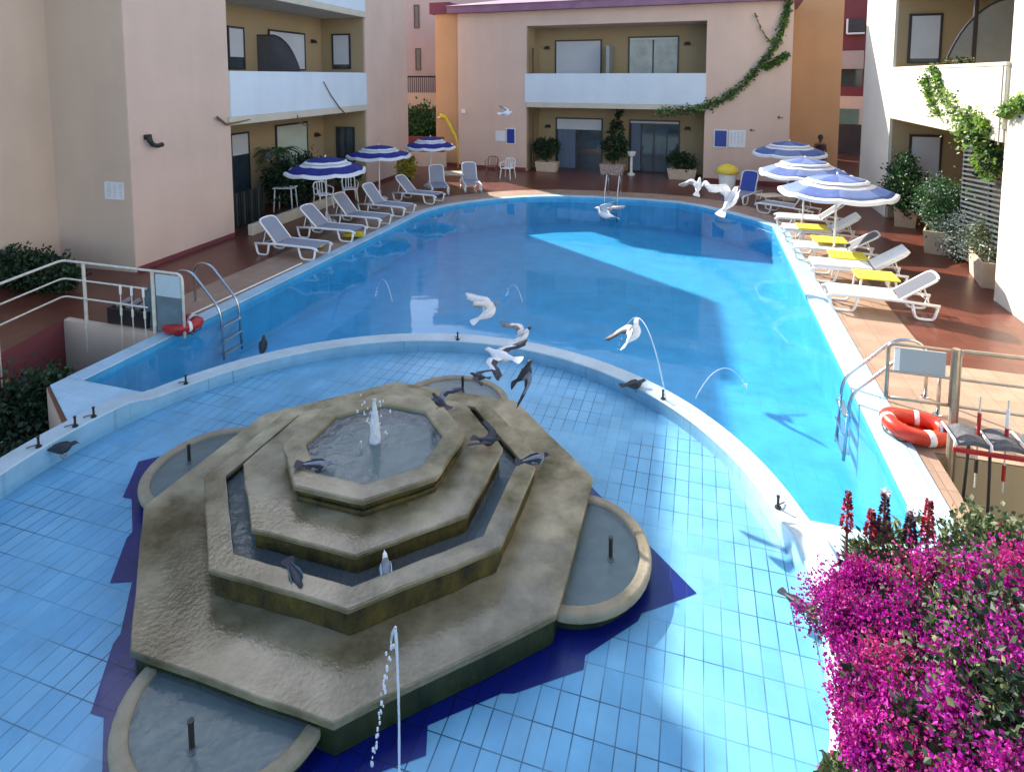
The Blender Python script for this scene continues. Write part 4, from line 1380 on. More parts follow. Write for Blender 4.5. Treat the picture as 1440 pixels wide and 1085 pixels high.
# grey padded bench on a red frame in front of the right deck edge
by = 6.86
b0 = at_y(1330, 612, by)
t_ = thing('padded_bench', 'worn grey pads in a row on a red frame below the right railing', 'bench', (b0.x, by, 0))
zt_ = at_y(1380, 612, by).z
tr_ = rad(0)
M_PADG = mat('worn_grey_pad', (.09, .09, .10), rough=.7, var=.35, scale=14, bump=.5, bscale=30)
for i in range(4):
    x0 = .05 + i * .30
    mb = MB()
    n_ = 12
    prf = [(x0 + .27 * k_ / n_, zt_ - .03 + .045 * sin(pi * k_ / n_)) for k_ in range(n_ + 1)]
    vs = [(p[0], y_, p[1]) for y_ in (-.16, .16) for p in prf] + [(p[0], y_, zt_ - .055 + .02 * sin(pi * j_ / n_)) for y_ in (-.16, .16) for j_, p in enumerate(prf)]
    K = n_ + 1
    fs = []
    for k_ in range(n_):
        fs += [(k_, k_ + 1, K + k_ + 1, K + k_), (2 * K + k_, 3 * K + k_, 3 * K + k_ + 1, 2 * K + k_ + 1), (k_, 2 * K + k_, 2 * K + k_ + 1, k_ + 1), (K + k_, K + k_ + 1, 3 * K + k_ + 1, 3 * K + k_)]
    fs += [(0, K, 3 * K, 2 * K), (n_, 2 * K + n_, 3 * K + n_, K + n_)]
    build(mb.add(vs, fs), 'pad', M_PADG, t_)
build(MB().box(0, 1.6, -.19, -.163, zt_ - .11, zt_ - .065), 'red_beam', M_DRED, t_, bevel=.006)
build(MB().box(0, 1.6, .163, .19, zt_ - .11, zt_ - .065), 'red_beam', M_DRED, t_, bevel=.006)
for i, x in enumerate((.02, .32, .62, .92, 1.22)):
    build(MB().tube(fillet([(x, -.16, zt_ - .10), (x, -.18, zt_ + .0), (x, .18, zt_ + .0), (x, .16, zt_ - .1)], .03, 3), .012, 6), 'divider', M_PLASTIC, t_)
for x, dx in ((.20, -.06), (.38, .05), (.75, -.05), (1.0, .05)):
    build(MB().tube([(x, 0, zt_ - .08), (x + dx, 0, -1.63)], .014, 6), 'leg', M_LAMP, t_)
def pole(label, p, hgt, cols, lean=(0, 0)):
    t_ = thing('marker_pole', label, 'pole', p, 0, 'striped poles by the railings')
    build(MB().tube([(0, 0, 0), (lean[0] * hgt, lean[1] * hgt, hgt)], .008, 7), 'shaft', M_RAIL, t_)
    for z0, z1, m in cols:
        build(MB().tube([(lean[0] * z0, lean[1] * z0, z0), (lean[0] * z1, lean[1] * z1, z1)], .018, 8), 'grip', m, t_)
p = at_y(1377, 590, 6.9); pole('slim pole with dark red and black grips left of two above the grey pads', Vector((p.x, 6.9, -.1)), .95, ((.16, .30, M_LAMP), (.48, .78, M_DRED)))
p = at_y(1417, 590, 6.9); pole('slim pole with a white and red grip right of two above the grey pads', Vector((p.x, 6.9, -.1)), .95, ((.12, .28, M_DRED), (.52, .66, M_DRED), (.67, .86, M_PLASTIC)))
for px, dxx, lab in ((170, .02, 'leftmost white tipped pole behind the left railing'), (187, .0, 'middle white tipped pole behind the left railing'), (205, -.02, 'right white tipped pole beside the clear railing panel')):
    p = at_y(px, 450, 7.12)
    pole(lab, Vector((p.x, 7.12, -.45)), 1.22, ((1.06, 1.2, M_PLASTIC), (.72, .84, M_RAIL)), (dxx, 0))
cr = thing('storage_crate', 'black open crate beside the dark red lifebuoy behind the left railing', 'crate', (at_y(192, 440, 7.5).x, 7.52, 0), 0)
build(MB().ring([(-.38, -.16), (.38, -.16), (.38, .16), (-.38, .16)], [(-.42, -.2), (.42, -.2), (.42, .2), (-.42, .2)], .0, .26), 'box', mat('black_plastic', (.012, .012, .014), rough=.5), cr, bevel=.01)
build(MB().box(-.38, .38, -.16, .16, .002, .02), 'bottom', MATS['black_plastic'], cr)
for i in range(4): build(MB().tube([(-.3 + .2 * i, -.1, .24), (-.28 + .2 * i, .12, .30)], .05, 8), 'rolled_mat', mat('pinkish_grey_mat', (.28, .22, .22), rough=.8), cr)
ch = thing('bundle', 'grey blue covered bundle leaning behind the clear panel of the left railing', 'bundle', (at_y(226, 430, 7.5).x, 7.5, 0), 0)
build(MB().prism([(-.22, -.14), (.24, -.14), (.26, .16), (-.2, .16)], 0, .62, [(-.30, -.05), (.10, -.06), (.12, .10), (-.28, .10)]), 'cover', mat('slate_cloth', (.09, .13, .15), rough=.8, var=.3, scale=8, bump=.8, bscale=12), ch, bevel=.04, seg=3)
# a long white hose pole lying along the left deck
g0, g1 = G(262, 446, .02), G(424, 371, .02)
hp_ = thing('skimmer_pole', 'long white skimmer pole lying on the left deck along the pool edge', 'pole', (g0.x, g0.y, .0))
build(MB().tube([(0, 0, .03), (g1.x - g0.x, g1.y - g0.y, .03)], .016, 8), 'shaft', M_PAINT, hp_)
build(MB().tube([(0, 0, .03), (.1, -.35, .03)], .024, 8), 'grip', M_LAMP, hp_)
# ------------------------------------------------------------------ plants
def blob_leaves(mb, blobs, n_, L, wd, bias=0.35, up=0.25, shell=0.55):
    """leaves through a set of ellipsoids (centre, (rx, ry, rz)); most sit towards the outside, in clumps"""
    vol = [b_[1][0] * b_[1][1] + b_[1][2] * b_[1][0] for b_ in blobs]
    tot = sum(vol)
    for (c, r), v_ in zip(blobs, vol):
        k_ = int(n_ * v_ / tot)
        c = Vector(c)
        cl = []
        for _ in range(max(6, k_ // 22)):
            d_ = Vector((random.gauss(0, 1), random.gauss(0, 1), random.gauss(0, 1))).normalized()
            q = shell + (1 - shell) * random.random() ** .6
            if random.random() < .12: q *= 1.18
            cl.append((Vector((d_.x * r[0] * q, d_.y * r[1] * q, d_.z * r[2] * q)), d_))
        sp = min(r) * .22
        for _ in range(k_):
            p, d_ = random.choice(cl)
            p = p + Vector((random.gauss(0, sp), random.gauss(0, sp), random.gauss(0, sp)))
            dd = (d_ * bias + Vector((random.gauss(0, .5), random.gauss(0, .5), random.gauss(up, .5)))).normalized()
            mb.leaf(c + p, L * random.uniform(.6, 1.25), wd * random.uniform(.7, 1.2), dd)
    return mb
def stems(mb, base, blobs, n_, r=.01):
    for _ in range(n_):
        c, rr = random.choice(blobs)
        e = Vector(c) + Vector((random.uniform(-.7, .7) * rr[0], random.uniform(-.7, .7) * rr[1], random.uniform(-.3, .8) * rr[2]))
        b0 = Vector(base) + Vector((random.uniform(-1, 1) * .08, random.uniform(-1, 1) * .08, 0))
        m_ = b0.lerp(e, .5) + Vector((random.gauss(0, .05), random.gauss(0, .05), .04))
        mb.tube([b0, m_, e], [r, r * .7, r * .35], 5)
    return mb
def bush(name, label, cat, loc, blobs, n_, L, wd, m, group=None, extra=None, base=(0, 0, 0), st=14):
    t_ = thing(name, label, cat, loc, 0, group)
    build(stems(MB(), base, blobs, st), 'stems', M_TWIG, t_)
    build(blob_leaves(MB(), blobs, n_, L, wd), 'foliage', m, t_, smooth='leaf')
    if extra:
        for nm, k_, L2, w2, m2 in extra:
            build(blob_leaves(MB(), blobs, k_, L2, w2), nm, m2, t_, smooth='leaf')
    return t_
# planters: tapered concrete troughs
def planter(label, p, rz, lx_, ly_, h_, m=M_TERR, group='concrete planters'):
    t_ = thing('planter', label, 'planter', p, rz, group)
    def rc(a_, b_): return [(-a_, -b_), (a_, -b_), (a_, b_), (-a_, b_)]
    mb = MB()
    k_ = .86
    o0, o1, i1 = rc(lx_ * k_, ly_ * k_), rc(lx_, ly_), rc(lx_ - .04, ly_ - .04)
    vs = [(p_[0], p_[1], 0) for p_ in o0] + [(p_[0], p_[1], h_) for p_ in o1] + [(p_[0], p_[1], h_) for p_ in i1] + [(p_[0] * .94, p_[1] * .94, h_ - .12) for p_ in i1]
    fs = [(3, 2, 1, 0)]
    for q in range(3):
        fs += [(q * 4 + i, q * 4 + (i + 1) % 4, q * 4 + 4 + (i + 1) % 4, q * 4 + 4 + i) for i in range(4)]
    build(mb.add(vs, fs), 'trough', m, t_, bevel=.012)
    build(MB().prism(rc(lx_ * .93 - .04, ly_ * .93 - .04), h_ - .10, h_ - .045), 'soil', M_SOIL, t_)
    return t_
gp = 'concrete planters'
gA, gB, gC = G(1272, 318), G(1318, 352), G(1386, 402)
xr = 4.72
pA, pB, pC = G(1272, 316), G(1320, 352), G(1390, 396)
planter('sunlit concrete planter furthest back on the right with a tall dark shrub', pA, rad(75), .46, .27, .52)
planter('sunlit concrete planter in the middle on the right with a bright green shrub', pB, rad(68), .56, .28, .54)
planter('sunlit concrete planter nearest on the right with dry grey stalks', pC, rad(80), .60, .25, .52)
bush('shrub', 'tall dark green shrub in the furthest right planter against the loggia', 'shrub', pA + Vector((0, 0, .40)), [((0, .1, .62), (.46, .52, .52)), ((.0, .25, 1.12), (.30, .34, .32)), ((-.05, -.15, .30), (.42, .46, .32))], 3400, .085, .028, M_LEAF, 'shrubs in the right planters', [('dark_leaves', 1300, .09, .03, M_LEAFD)])
bush('shrub', 'rounded bright green shrub in the middle right planter', 'shrub', pB + Vector((0, 0, .40)), [((0, 0, .80), (.50, .60, .42)), ((.05, -.2, .45), (.40, .44, .36))], 3800, .07, .024, M_LEAF, 'shrubs in the right planters', [('pale_leaves', 500, .07, .02, M_LEAFG)])
bush('shrub', 'silvery grey herb bush between the middle and nearest right planters', 'shrub', G(1352, 366), [((0, .05, .55), (.42, .60, .52)), ((.1, -.40, .80), (.36, .42, .32)), ((-.1, .5, .55), (.34, .36, .44))], 4600, .075, .016, M_LEAFG, 'shrubs in the right planters', [('dark_leaves', 800, .06, .02, M_LEAFD)])
bush('shrub', 'dry olive brown bush in the nearest right planter', 'shrub', pC + Vector((0, 0, .36)), [((0, .05, .36), (.34, .54, .34)), ((.05, .2, .62), (.28, .32, .26))], 2600, .06, .014, M_LEAFO, 'shrubs in the right planters', [('grey_leaves', 700, .06, .012, M_LEAFG)])
wr = thing('plant_support', 'white wire support hoop stuck in the nearest right planter', 'plant support', pC + Vector((-.12, -.25, .39)), 0)
build(MB().tube(fillet([(0, 0, 0), (.0, -.05, .34), (-.0, .42, .30), (0, .4, 0)], .06, 3), .012, 6), 'hoop', M_PAINT, wr)
# planters below the far loggia
q1_ = BB.pt(BB.hit(767, 254)[0], .25, 0); q2_ = BB.pt(BB.hit(860, 256)[0] - .05, .35, 0); q3_ = BB.pt(BB.hit(958, 258)[0], .25, 0)
planter('pale planter with a dark shrub at the left of the far loggia', q1_, BB.rz, .50, .22, .42)
planter('mottled pink stone planter in the middle under the climbing plant', q2_, BB.rz, .50, .22, .44, mat('mottled_stone', (.20, .12, .10), col2=(.62, .50, .45), rough=.8, scale=14))
planter('pale planter at the right end of the far loggia with a low shrub', q3_, BB.rz, .56, .24, .42)
bush('shrub', 'dense dark shrub left of the curtained glass door of the far loggia', 'shrub', q1_ + Vector((0, 0, .36)), [((-.1, .05, .55), (.46, .28, .42)), ((.2, 0, .75), (.34, .22, .26)), ((-.35, .0, .75), (.22, .22, .26))], 2400, .10, .035, M_LEAFD, 'shrubs of the far loggia')
bush('climbing_plant', 'tall dark climbing plant between the two far glass doors', 'plant', q2_ + Vector((.05, .1, .38)), [((0, 0, .75), (.52, .28, .52)), ((.05, .1, 1.35), (.28, .2, .40)), ((.1, .25, 1.95), (.16, .12, .36))], 2600, .10, .035, M_LEAFD, 'shrubs of the far loggia', [('green_leaves', 500, .09, .03, M_LEAF)])
bush('shrub', 'low dark shrub in the right planter below the far loggia', 'shrub', q3_ + Vector((0, 0, .36)), [((0, 0, .34), (.50, .28, .32)), ((-.3, 0, .45), (.26, .22, .24))], 1700, .09, .032, M_LEAFD, 'shrubs of the far loggia')
bx_ = thing('pedestal', 'slender white pedestal with a pot beside the far climbing plant', 'pedestal', BB.pt(BB.hit(884, 252)[0], .55, 0), 0)
build(MB().lathe([(.16, 0), (.16, .06), (.06, .10), (.05, .75), (.15, .80), (.19, .95), (.17, .97)], 14), 'stand', M_PLASTIC, bx_)
# left loggia greenery
def left_pt(px, py, d): 
    x, z = LB.hit(px, py, d)
    return LB.pt(x, d, z)
p = left_pt(420, 262, .9); p.z = 0
bush('shrub', 'dark shrubs on the terrace under the left loggia behind the nearest parasol', 'shrub', p, [((0, 0, .75), (.5, .9, .75)), ((-.1, 1.0, .6), (.45, .6, .6)), ((.1, -.8, .75), (.45, .6, .7))], 4600, .13, .04, M_LEAFD, None)
p = left_pt(492, 262, .6); p.z = 0
bush('shrub', 'small dark green bush near the far end of the left terrace', 'shrub', p, [((0, 0, .5), (.35, .55, .48))], 1400, .11, .036, M_LEAFD, None, [('green_leaves', 350, .1, .03, M_LEAF)])
# palm-like climber on the loggia wall
p = left_pt(392, 275, 1.15); p.z = 0
pm = thing('palm', 'palm with drooping fronds in front of the pale green shutter on the left', 'palm', p)
build(MB().tube([(0, 0, 0), (.02, .05, .8), (0, .02, 1.7)], [.07, .055, .04], 8), 'trunk', M_TWIG, pm)
for i in range(15):
    q = 2 * pi * i / 15 + random.uniform(-.2, .2)
    up_ = random.uniform(.25, .9)
    Lf = random.uniform(.7, 1.0)
    mb = MB()
    pts = [Vector((cos(q) * Lf * t, sin(q) * Lf * t, 1.65 + up_ * Lf * t - .95 * Lf * t * t)) for t in [k_ / 9 for k_ in range(10)]]
    mb.tube(pts, .008, 4)
    for k_ in range(1, 10):
        tdir = (pts[k_] - pts[k_ - 1]).normalized()
        side = tdir.cross(Vector((0, 0, 1))).normalized()
        for s_ in (-1, 1):
            for h_ in (0, .5):
                mb.leaf(pts[k_ - 1].lerp(pts[k_], h_), .30 * (1 - .06 * k_), .018, (side * s_ + tdir * .6 + Vector((0, 0, -.15))).normalized(), .1)
    build(mb, 'frond', M_LEAF if i % 3 else M_LEAFG, pm, smooth='leaf')
# dark slatted fence and low kerb of the left terrace
fx0, fx1 = LB.hit(345, 310, -.05)[0], LB.hit(392, 300, -.05)[0]
fe = thing('fence', 'dark slatted fence in the shade at the left loggia by the near wall', 'fence', (LB.p0.x, LB.p0.y, 0), LB.rz)
for i in range(15):
    xx = fx0 + (fx1 - fx0) * i / 14
    build(MB().box(xx - .035, xx + .035, .42, .45, .05, .95), 'slat', M_LAMP if i % 3 else mat('dark_green_slat', (.03, .055, .05), rough=.6), fe)
build(MB().box(fx0, fx1, .451, .48, .2, .26).box(fx0, fx1, .451, .48, .75, .81), 'crossbar', M_LAMP, fe)
kb = thing('kerb', 'low pale kerb wall edging the shaded left terrace behind the loungers', 'kerb', (LB.p0.x, LB.p0.y, 0), LB.rz)
k0 = LB.hit(352, 330, -.35)[0]
build(MB().box(k0, k0 + 4.6, -.42, -.28, 0, .28), 'wall', M_EDGE, kb, bevel=.015)
# yellow croton pot, yellow shower post, white bin
g = G(571, 262)
po = thing('potted_plant', 'yellow leaved plant in a dark pot beside the far left parasol', 'plant', g)
build(MB().lathe([(.13, 0), (.19, .30), (.2, .32), (.17, .32)], 14), 'pot', M_LAMP, po)
build(blob_leaves(MB(), [((0, 0, .72), (.30, .30, .40))], 800, .14, .04), 'foliage', M_LEAFY, po, smooth='leaf')
p = BB.pt(BB.hit(644, 232, -.25)[0], -.25, 0)
sh = thing('shower_post', 'bent yellow outdoor shower post against the orange wall corner', 'shower', p, BB.rz)
build(MB().tube(fillet([(0, 0, 0), (-.02, 0, 1.25), (-.55, -.1, 2.25), (-.78, -.15, 2.28)], .3, 6), [.035] * 2 + [.04 + .006 * i for i in range(12)] + [.11] * 2, 10), 'post', M_YEL, sh, smooth=True)
build(MB().lathe([(.04, .05), (.13, 0), (.13, -.02), (.02, -.025)], 14, (-.80, -.15, 2.22)), 'shower_head', mat('pale_yellow', (.80, .62, .25), rough=.5), sh)
g = G(1022, 274)
bn = thing('litter_bin', 'white round bin with a domed yellow lid by the far wall', 'bin', g)
build(MB().lathe([(.21, 0), (.25, .05), (.28, .72), (.29, .74), (.25, .74)], 18), 'body', M_PLASTIC, bn, smooth=False)
build(MB().lathe([(.36, .745), (.38, .78), (.33, .92), (.20, 1.02), (.05, 1.06), (.01, 1.06)], 20), 'lid', M_YEL, bn, smooth=True)
# ---- climbing vines: a woody stem with leaves along it
def vine(label, paths, m, n_, L, wd, spread, extra=None, bare=False):
    p0 = Vector(paths[0][0])
    t_ = thing('climbing_vine', label, 'vine', p0)
    sb, lf, lf2 = MB(), MB(), MB()
    for pi_, (path) in enumerate(paths):
        q = [Vector(p_) - p0 for p_ in path]
        dense = []
        for i in range(len(q) - 1):
            for k_ in range(8): dense.append(q[i].lerp(q[i + 1], k_ / 8) + Vector((random.gauss(0, .02), random.gauss(0, .012), random.gauss(0, .02))))
        dense.append(q[-1])
        sb.tube(dense, [.022 * (1 - .6 * i / len(dense)) for i in range(len(dense))], 6)
        tot = n_ if pi_ == 0 else n_ // 3 if pi_ == 1 else n_ // (60 if bare else 3)
        for _ in range(tot):
            f = random.random()
            i = int(f * (len(dense) - 1))
            sp = spread(pi_, f)
            c = dense[i] + Vector((random.gauss(0, sp), random.gauss(0, sp * .35), random.gauss(0, sp)))
            (lf2 if extra and random.random() < .3 else lf).leaf(c, L * random.uniform(.6, 1.2), wd * random.uniform(.7, 1.2))
    build(sb, 'stem', M_TWIG, t_)
    build(lf, 'leaves', m, t_, smooth='leaf')
    if extra: build(lf2, 'young_leaves', extra, t_, smooth='leaf')
    return t_
def bpx(px, py, d=-.10):
    x, z = BB.hit(px, py, d)
    return BB.pt(x, d, z)
vine('green vine climbing diagonally across the far pink wall to the roof edge', [[bpx(*q) for q in ((925, 158), (958, 156), (985, 152), (1015, 141), (1040, 122), (1062, 102), (1082, 76), (1098, 50), (1104, 25), (1110, 2))], [bpx(*q) for q in ((1076, 96), (1090, 88), (1108, 76))], [bpx(*q) for q in ((1086, 62), (1070, 42), (1062, 18))]], M_LEAF, 1700, .11, .04, lambda k_, f: (.10 - .05 * f) if k_ == 0 else .045 if k_ == 1 else .008, M_LEAFL, True)
def rpx(px, py, d=-.10):
    x, z = RB.hit(px, py, d)
    return RB.pt(x, d, z)
vine('bright sunlit vine climbing over the white balcony of the right building', [[rpx(*q) for q in ((1385, 205), (1378, 185), (1360, 168), (1340, 150), (1322, 128), (1318, 108), (1310, 94))], [rpx(*q) for q in ((1318, 160), (1308, 135), (1304, 122), (1300, 105))], [rpx(*q) for q in ((1408, 160), (1422, 152), (1440, 142))]], M_LEAFL, 1600, .085, .03, lambda k_, f: (.20 * (1 - f) ** 1.2 + .045) if k_ == 0 else .05, M_LEAF)
bush('climbing_plant', 'leafy mass hanging over the lattice trellis at the right', 'plant', rpx(1378, 190, -.02), [((0, 0, .1), (.22, .5, .28)), ((.1, -.15, -.45), (.16, .38, .40))], 1500, .085, .03, M_LEAFL, None, [('dark_leaves', 1300, .08, .03, M_LEAFD)])
mbx = MB()
bl_p = rpx(1345, 88, .12)
bush('balcony_plants', 'low trailing plants along the ledge of the right balcony', 'plant', bl_p, [((0, 0, .02), (.10, .55, .07)), ((0, .7, .02), (.10, .4, .06)), ((0, -.5, .02), (.10, .4, .06))], 700, .06, .02, M_LEAFO, None)
# vine twigs on the edge of the left balcony
vt = [((305, 165), (318, 175), (335, 172), (352, 168)), ((455, 115), (466, 135), (478, 152), (486, 160)), ((418, 162), (421, 172), (432, 178), (440, 172))]
for i, path in enumerate(vt):
    pts = [LB.pt(LB.hit(a_, b_, -.09)[0], -.09, LB.hit(a_, b_, -.09)[1]) for a_, b_ in path]
    t_ = thing('dry_twig', ('bare dry vine twig at the near corner of the left balcony edge', 'thin bare vine stem running up the white left parapet', 'short bare vine twig hanging under the left balcony edge')[i], 'twig', pts[0], 0, 'bare vine twigs on the left balcony')
    build(MB().tube([q - pts[0] for q in pts], [.035, .03, .022, .012] if i == 0 else [.014, .018, .02, .016], 6), 'stem', M_TWIG, t_)
# tree and hedge in the gaps and the sunken garden
p = A(592, 175, 30); p.z = -.3
tree = thing('tree', 'green tree seen through the gap behind the furthest left parasol', 'tree', p)
build(MB().tube([(0, 0, 0), (.05, 0, 1.0), (0, .1, 1.9)], [.12, .09, .06], 8), 'trunk', M_TWIG, tree)
build(blob_leaves(MB(), [((0, 0, 2.1), (1.5, .7, .85)), ((.4, 0, 1.2), (1.4, .7, .7)), ((-1.1, 0, 1.6), (.9, .6, .8))], 4200, .20, .07), 'crown', M_LEAF, tree, smooth='leaf')
hd = [G(x, 405) for x in (-60, 10, 60)]
bush('hedge', 'clipped dark hedge along the cream wall at the far left', 'hedge', G(40, 402), [((-1.6, .1, .32), (1.0, .34, .36)), ((-.6, .0, .32), (.9, .34, .36)), ((.45, -.05, .32), (.95, .30, .34))], 11000, .075, .03, M_LEAFD, None)
p = G(28, 565, -.4); p.z = -1.65
bush('shrub', 'rounded dark green bush in the sunken bed at the far left below the maroon wall', 'shrub', p, [((0, 0, .85), (.60, .60, .75)), ((-.75, -.25, .8), (.6, .5, .7)), ((.1, .3, 1.1), (.45, .4, .4))], 6500, .08, .03, M_LEAFD, None, [('green_leaves', 500, .07, .026, M_LEAF)])
p = G(45, 620, -.3); p.z = -1.65
bush('flower_bed', 'dark ground plants dotted with small white flowers in the left bed', 'plants', p, [((0, 0, .75), (.62, .50, .55)), ((.4, .35, .55), (.5, .45, .50)), ((-.6, -.3, .72), (.5, .45, .5)), ((.55, .8, .6), (.4, .4, .4))], 4800, .07, .026, M_LEAFD, None, [('green_leaves', 900, .06, .024, M_LEAFO), ('white_flowers', 150, .035, .018, M_BWHITE)])
# ---- the bougainvillea in front, with aloe-like flower spikes and a round shrub behind it
bg_base = A(1330, 1000, 3.4); bg_base.z = -1.65
bb_ = []
for px, py, dist, r_ in ((1178, 868, 3.75, .15), (1205, 822, 4.0, .13), (1250, 842, 4.05, .17), (1310, 832, 4.1, .18), (1372, 838, 4.05, .20), (1440, 830, 4.0, .21),
                         (1228, 905, 3.65, .22), (1290, 905, 3.7, .25), (1360, 910, 3.6, .27), (1440, 915, 3.5, .29), (1222, 968, 3.3, .13), (1262, 975, 3.25, .20), (1330, 985, 3.2, .25), (1410, 995, 3.1, .29),
                         (1238, 1050, 2.95, .13), (1290, 1065, 2.9, .19), (1370, 1080, 2.85, .26), (1445, 1090, 2.8, .28)):
    q = A(px, py, dist + .05) - bg_base
    bb_.append((q, (r_ * .85, r_ * .9, r_ * .85)))
bo = thing('bougainvillea', 'large magenta bougainvillea bush filling the lower right corner', 'shrub', bg_base)
build(stems(MB(), (0, 0, 0), bb_, 70, .016), 'stems', M_TWIG, bo)
build(blob_leaves(MB(), bb_, 8000, .045, .017, shell=.2), 'leaves', M_LEAFD, bo, smooth='leaf')
build(blob_leaves(MB(), bb_, 3600, .036, .013, shell=.75), 'dull_leaves', M_LEAFO, bo, smooth='leaf')
br_m, br_p = MB(), MB()
# bracts sit in dense clumps on the outside
for bi, (c, r_) in enumerate(bb_):
    c = Vector(c)
    for _ in range(4 if bi in (8, 13, 16) else 11):
        d_ = Vector((random.gauss(-.15, 1), random.gauss(-.35, 1), random.gauss(.35, 1))).normalized()
        q = c + Vector((d_.x * r_[0], d_.y * r_[1], d_.z * r_[2])) * random.uniform(.85, 1.06)
        tgt = br_p if random.random() < .14 else br_m
        sp = random.uniform(.03, .075)
        nrm_ = random.randint(150, 380)
        for _ in range(nrm_):
            cl_ = lambda v: max(-1.7 * sp, min(1.7 * sp, v))
            e = q + Vector((cl_(random.gauss(0, sp)), cl_(random.gauss(0, sp)), cl_(random.gauss(0, sp * .8))))
            dd = (d_ * .7 + Vector((random.gauss(0, .6), random.gauss(0, .6), random.gauss(.1, .6)))).normalized()
            tgt.leaf(e, random.uniform(.014, .025), random.uniform(.007, .011), dd, .5)
build(br_m, 'magenta_bracts', M_BRACT, bo, smooth='leaf')
build(br_p, 'pink_bracts', M_BRACTP, bo, smooth='leaf')
for px, py, dist in ((1180, 1078, 2.95),):
    q = A(px, py, dist); q2 = Vector((q.x, q.y, -1.65))
    bush('shrub', 'small reddish green sprig at the bottom edge left of the bougainvillea', 'shrub', q2, [((0, 0, q.z + 1.65 - .10), (.10, .10, .14))], 260, .05, .018, M_LEAFO, None, [('red_tips', 90, .04, .015, M_FLRED)], st=6)
p = A(1262, 760, 4.75); pz = p.z; p.z = -1.65
bush('shrub', 'grey green spiky bush around the red flower spikes', 'shrub', p, [((0, 0, pz + 1.65 - .20), (.22, .2, .22)), ((-.16, .0, pz + 1.65 - .26), (.14, .16, .16)), ((.16, 0, pz + 1.65 - .26), (.14, .16, .16))], 900, .10, .014, M_LEAFO, None, [('grey_leaves', 420, .09, .018, M_LEAFO)], st=16)
p = A(1375, 752, 4.9); pz = p.z; p.z = -1.65
bush('shrub', 'rounded olive green shrub behind the bougainvillea below the ochre wall', 'shrub', p, [((0, 0, pz + 1.65 - .10), (.30, .28, .22)), ((.35, 0, pz + 1.65 - .14), (.3, .28, .2)), ((0, 0, .9), (.3, .3, .5))], 4200, .045, .017, M_LEAFO, None, [('green_leaves', 900, .045, .016, M_LEAF)], st=16)
for i, (px, py0, py1, lab) in enumerate(((1193, 692, 800, 'tall leftmost red flower spike with a bare red stem'), (1226, 718, 790, 'short brownish red flower spike second from the left'), (1245, 694, 790, 'dark flower spike with a pale tip in the middle of the five'), (1281, 722, 790, 'thin dark flower spike second from the right'), (1307, 704, 790, 'tallest bright red flower spike at the right of the five'))):
    top = A(px, py0, 4.72); bot = A(px + 2, py1, 4.66)
    b0 = Vector((bot.x, bot.y + .02, -1.65))
    t_ = thing('flower_spike', lab, 'flower', b0, 0, 'flower spikes above the bougainvillea')
    tp = top - b0
    build(MB().tube([(0, 0, 0), (tp.x * .5, tp.y * .5, tp.z * .55), tp], [.016, .013, .008], 6), 'stem', mat('reddish_stem', (.20, .06, .05), rough=.7), t_)
    mb = MB()
    hh = .26 if i in (0, 2, 4) else .18
    for k_ in range(230):
        f = random.random()
        q = random.uniform(0, 2 * pi)
        rr = .022 * (1 - f * .75)
        c = tp + Vector((rr * cos(q), rr * sin(q), -hh * (1 - f)))
        mb.leaf(c, .035 * (1 - .4 * f), .010, Vector((cos(q), sin(q), -.5 + f)).normalized(), .3)
    build(mb, 'florets', M_FLRED if i in (0, 1, 4) else mat('dark_red_flower', (.07, .015, .02), rough=.7, var=.4, island=.4), t_, smooth='leaf')
    if i in (2, 3):
        mb = MB()
        for k_ in range(60):
            q = random.uniform(0, 2 * pi)
            mb.leaf(tp + Vector((.01 * cos(q), .01 * sin(q), random.uniform(-.04, .02))), .03, .01, Vector((cos(q), sin(q), .6)).normalized(), .3)
        build(mb, 'pale_tip', M_BWHITE, t_, smooth='leaf')

# ------------------------------------------------------------------ pigeons
def bird_body(mb, S=1.0, headup=.03, n_=12):
    prof = [(-.165, .012, .006, .010), (-.13, .026, .018, .006), (-.09, .040, .034, 0), (-.04, .055, .052, -.004), (.01, .060, .060, -.004), (.055, .054, .056, .004), (.085, .040, .044, .012 + headup * .3), (.105, .028, .031, .02 + headup * .7), (.125, .025, .027, .024 + headup), (.145, .022, .024, .026 + headup), (.160, .012, .014, .024 + headup), (.172, .006, .006, .020 + headup), (.188, .002, .002, .014 + headup)]
    vs, fs = [], []
    for x, ry, rz_, cz in prof:
        for j in range(n_):
            q = 2 * pi * j / n_
            vs.append((x * S, ry * cos(q) * S, (cz + rz_ * sin(q)) * S))
    for i in range(len(prof) - 1):
        for j in range(n_):
            fs.append((i * n_ + j, i * n_ + (j + 1) % n_, (i + 1) * n_ + (j + 1) % n_, (i + 1) * n_ + j))
    fs += [tuple(range(n_ - 1, -1, -1)), tuple(range((len(prof) - 1) * n_, len(prof) * n_))]
    return mb.add(vs, fs)
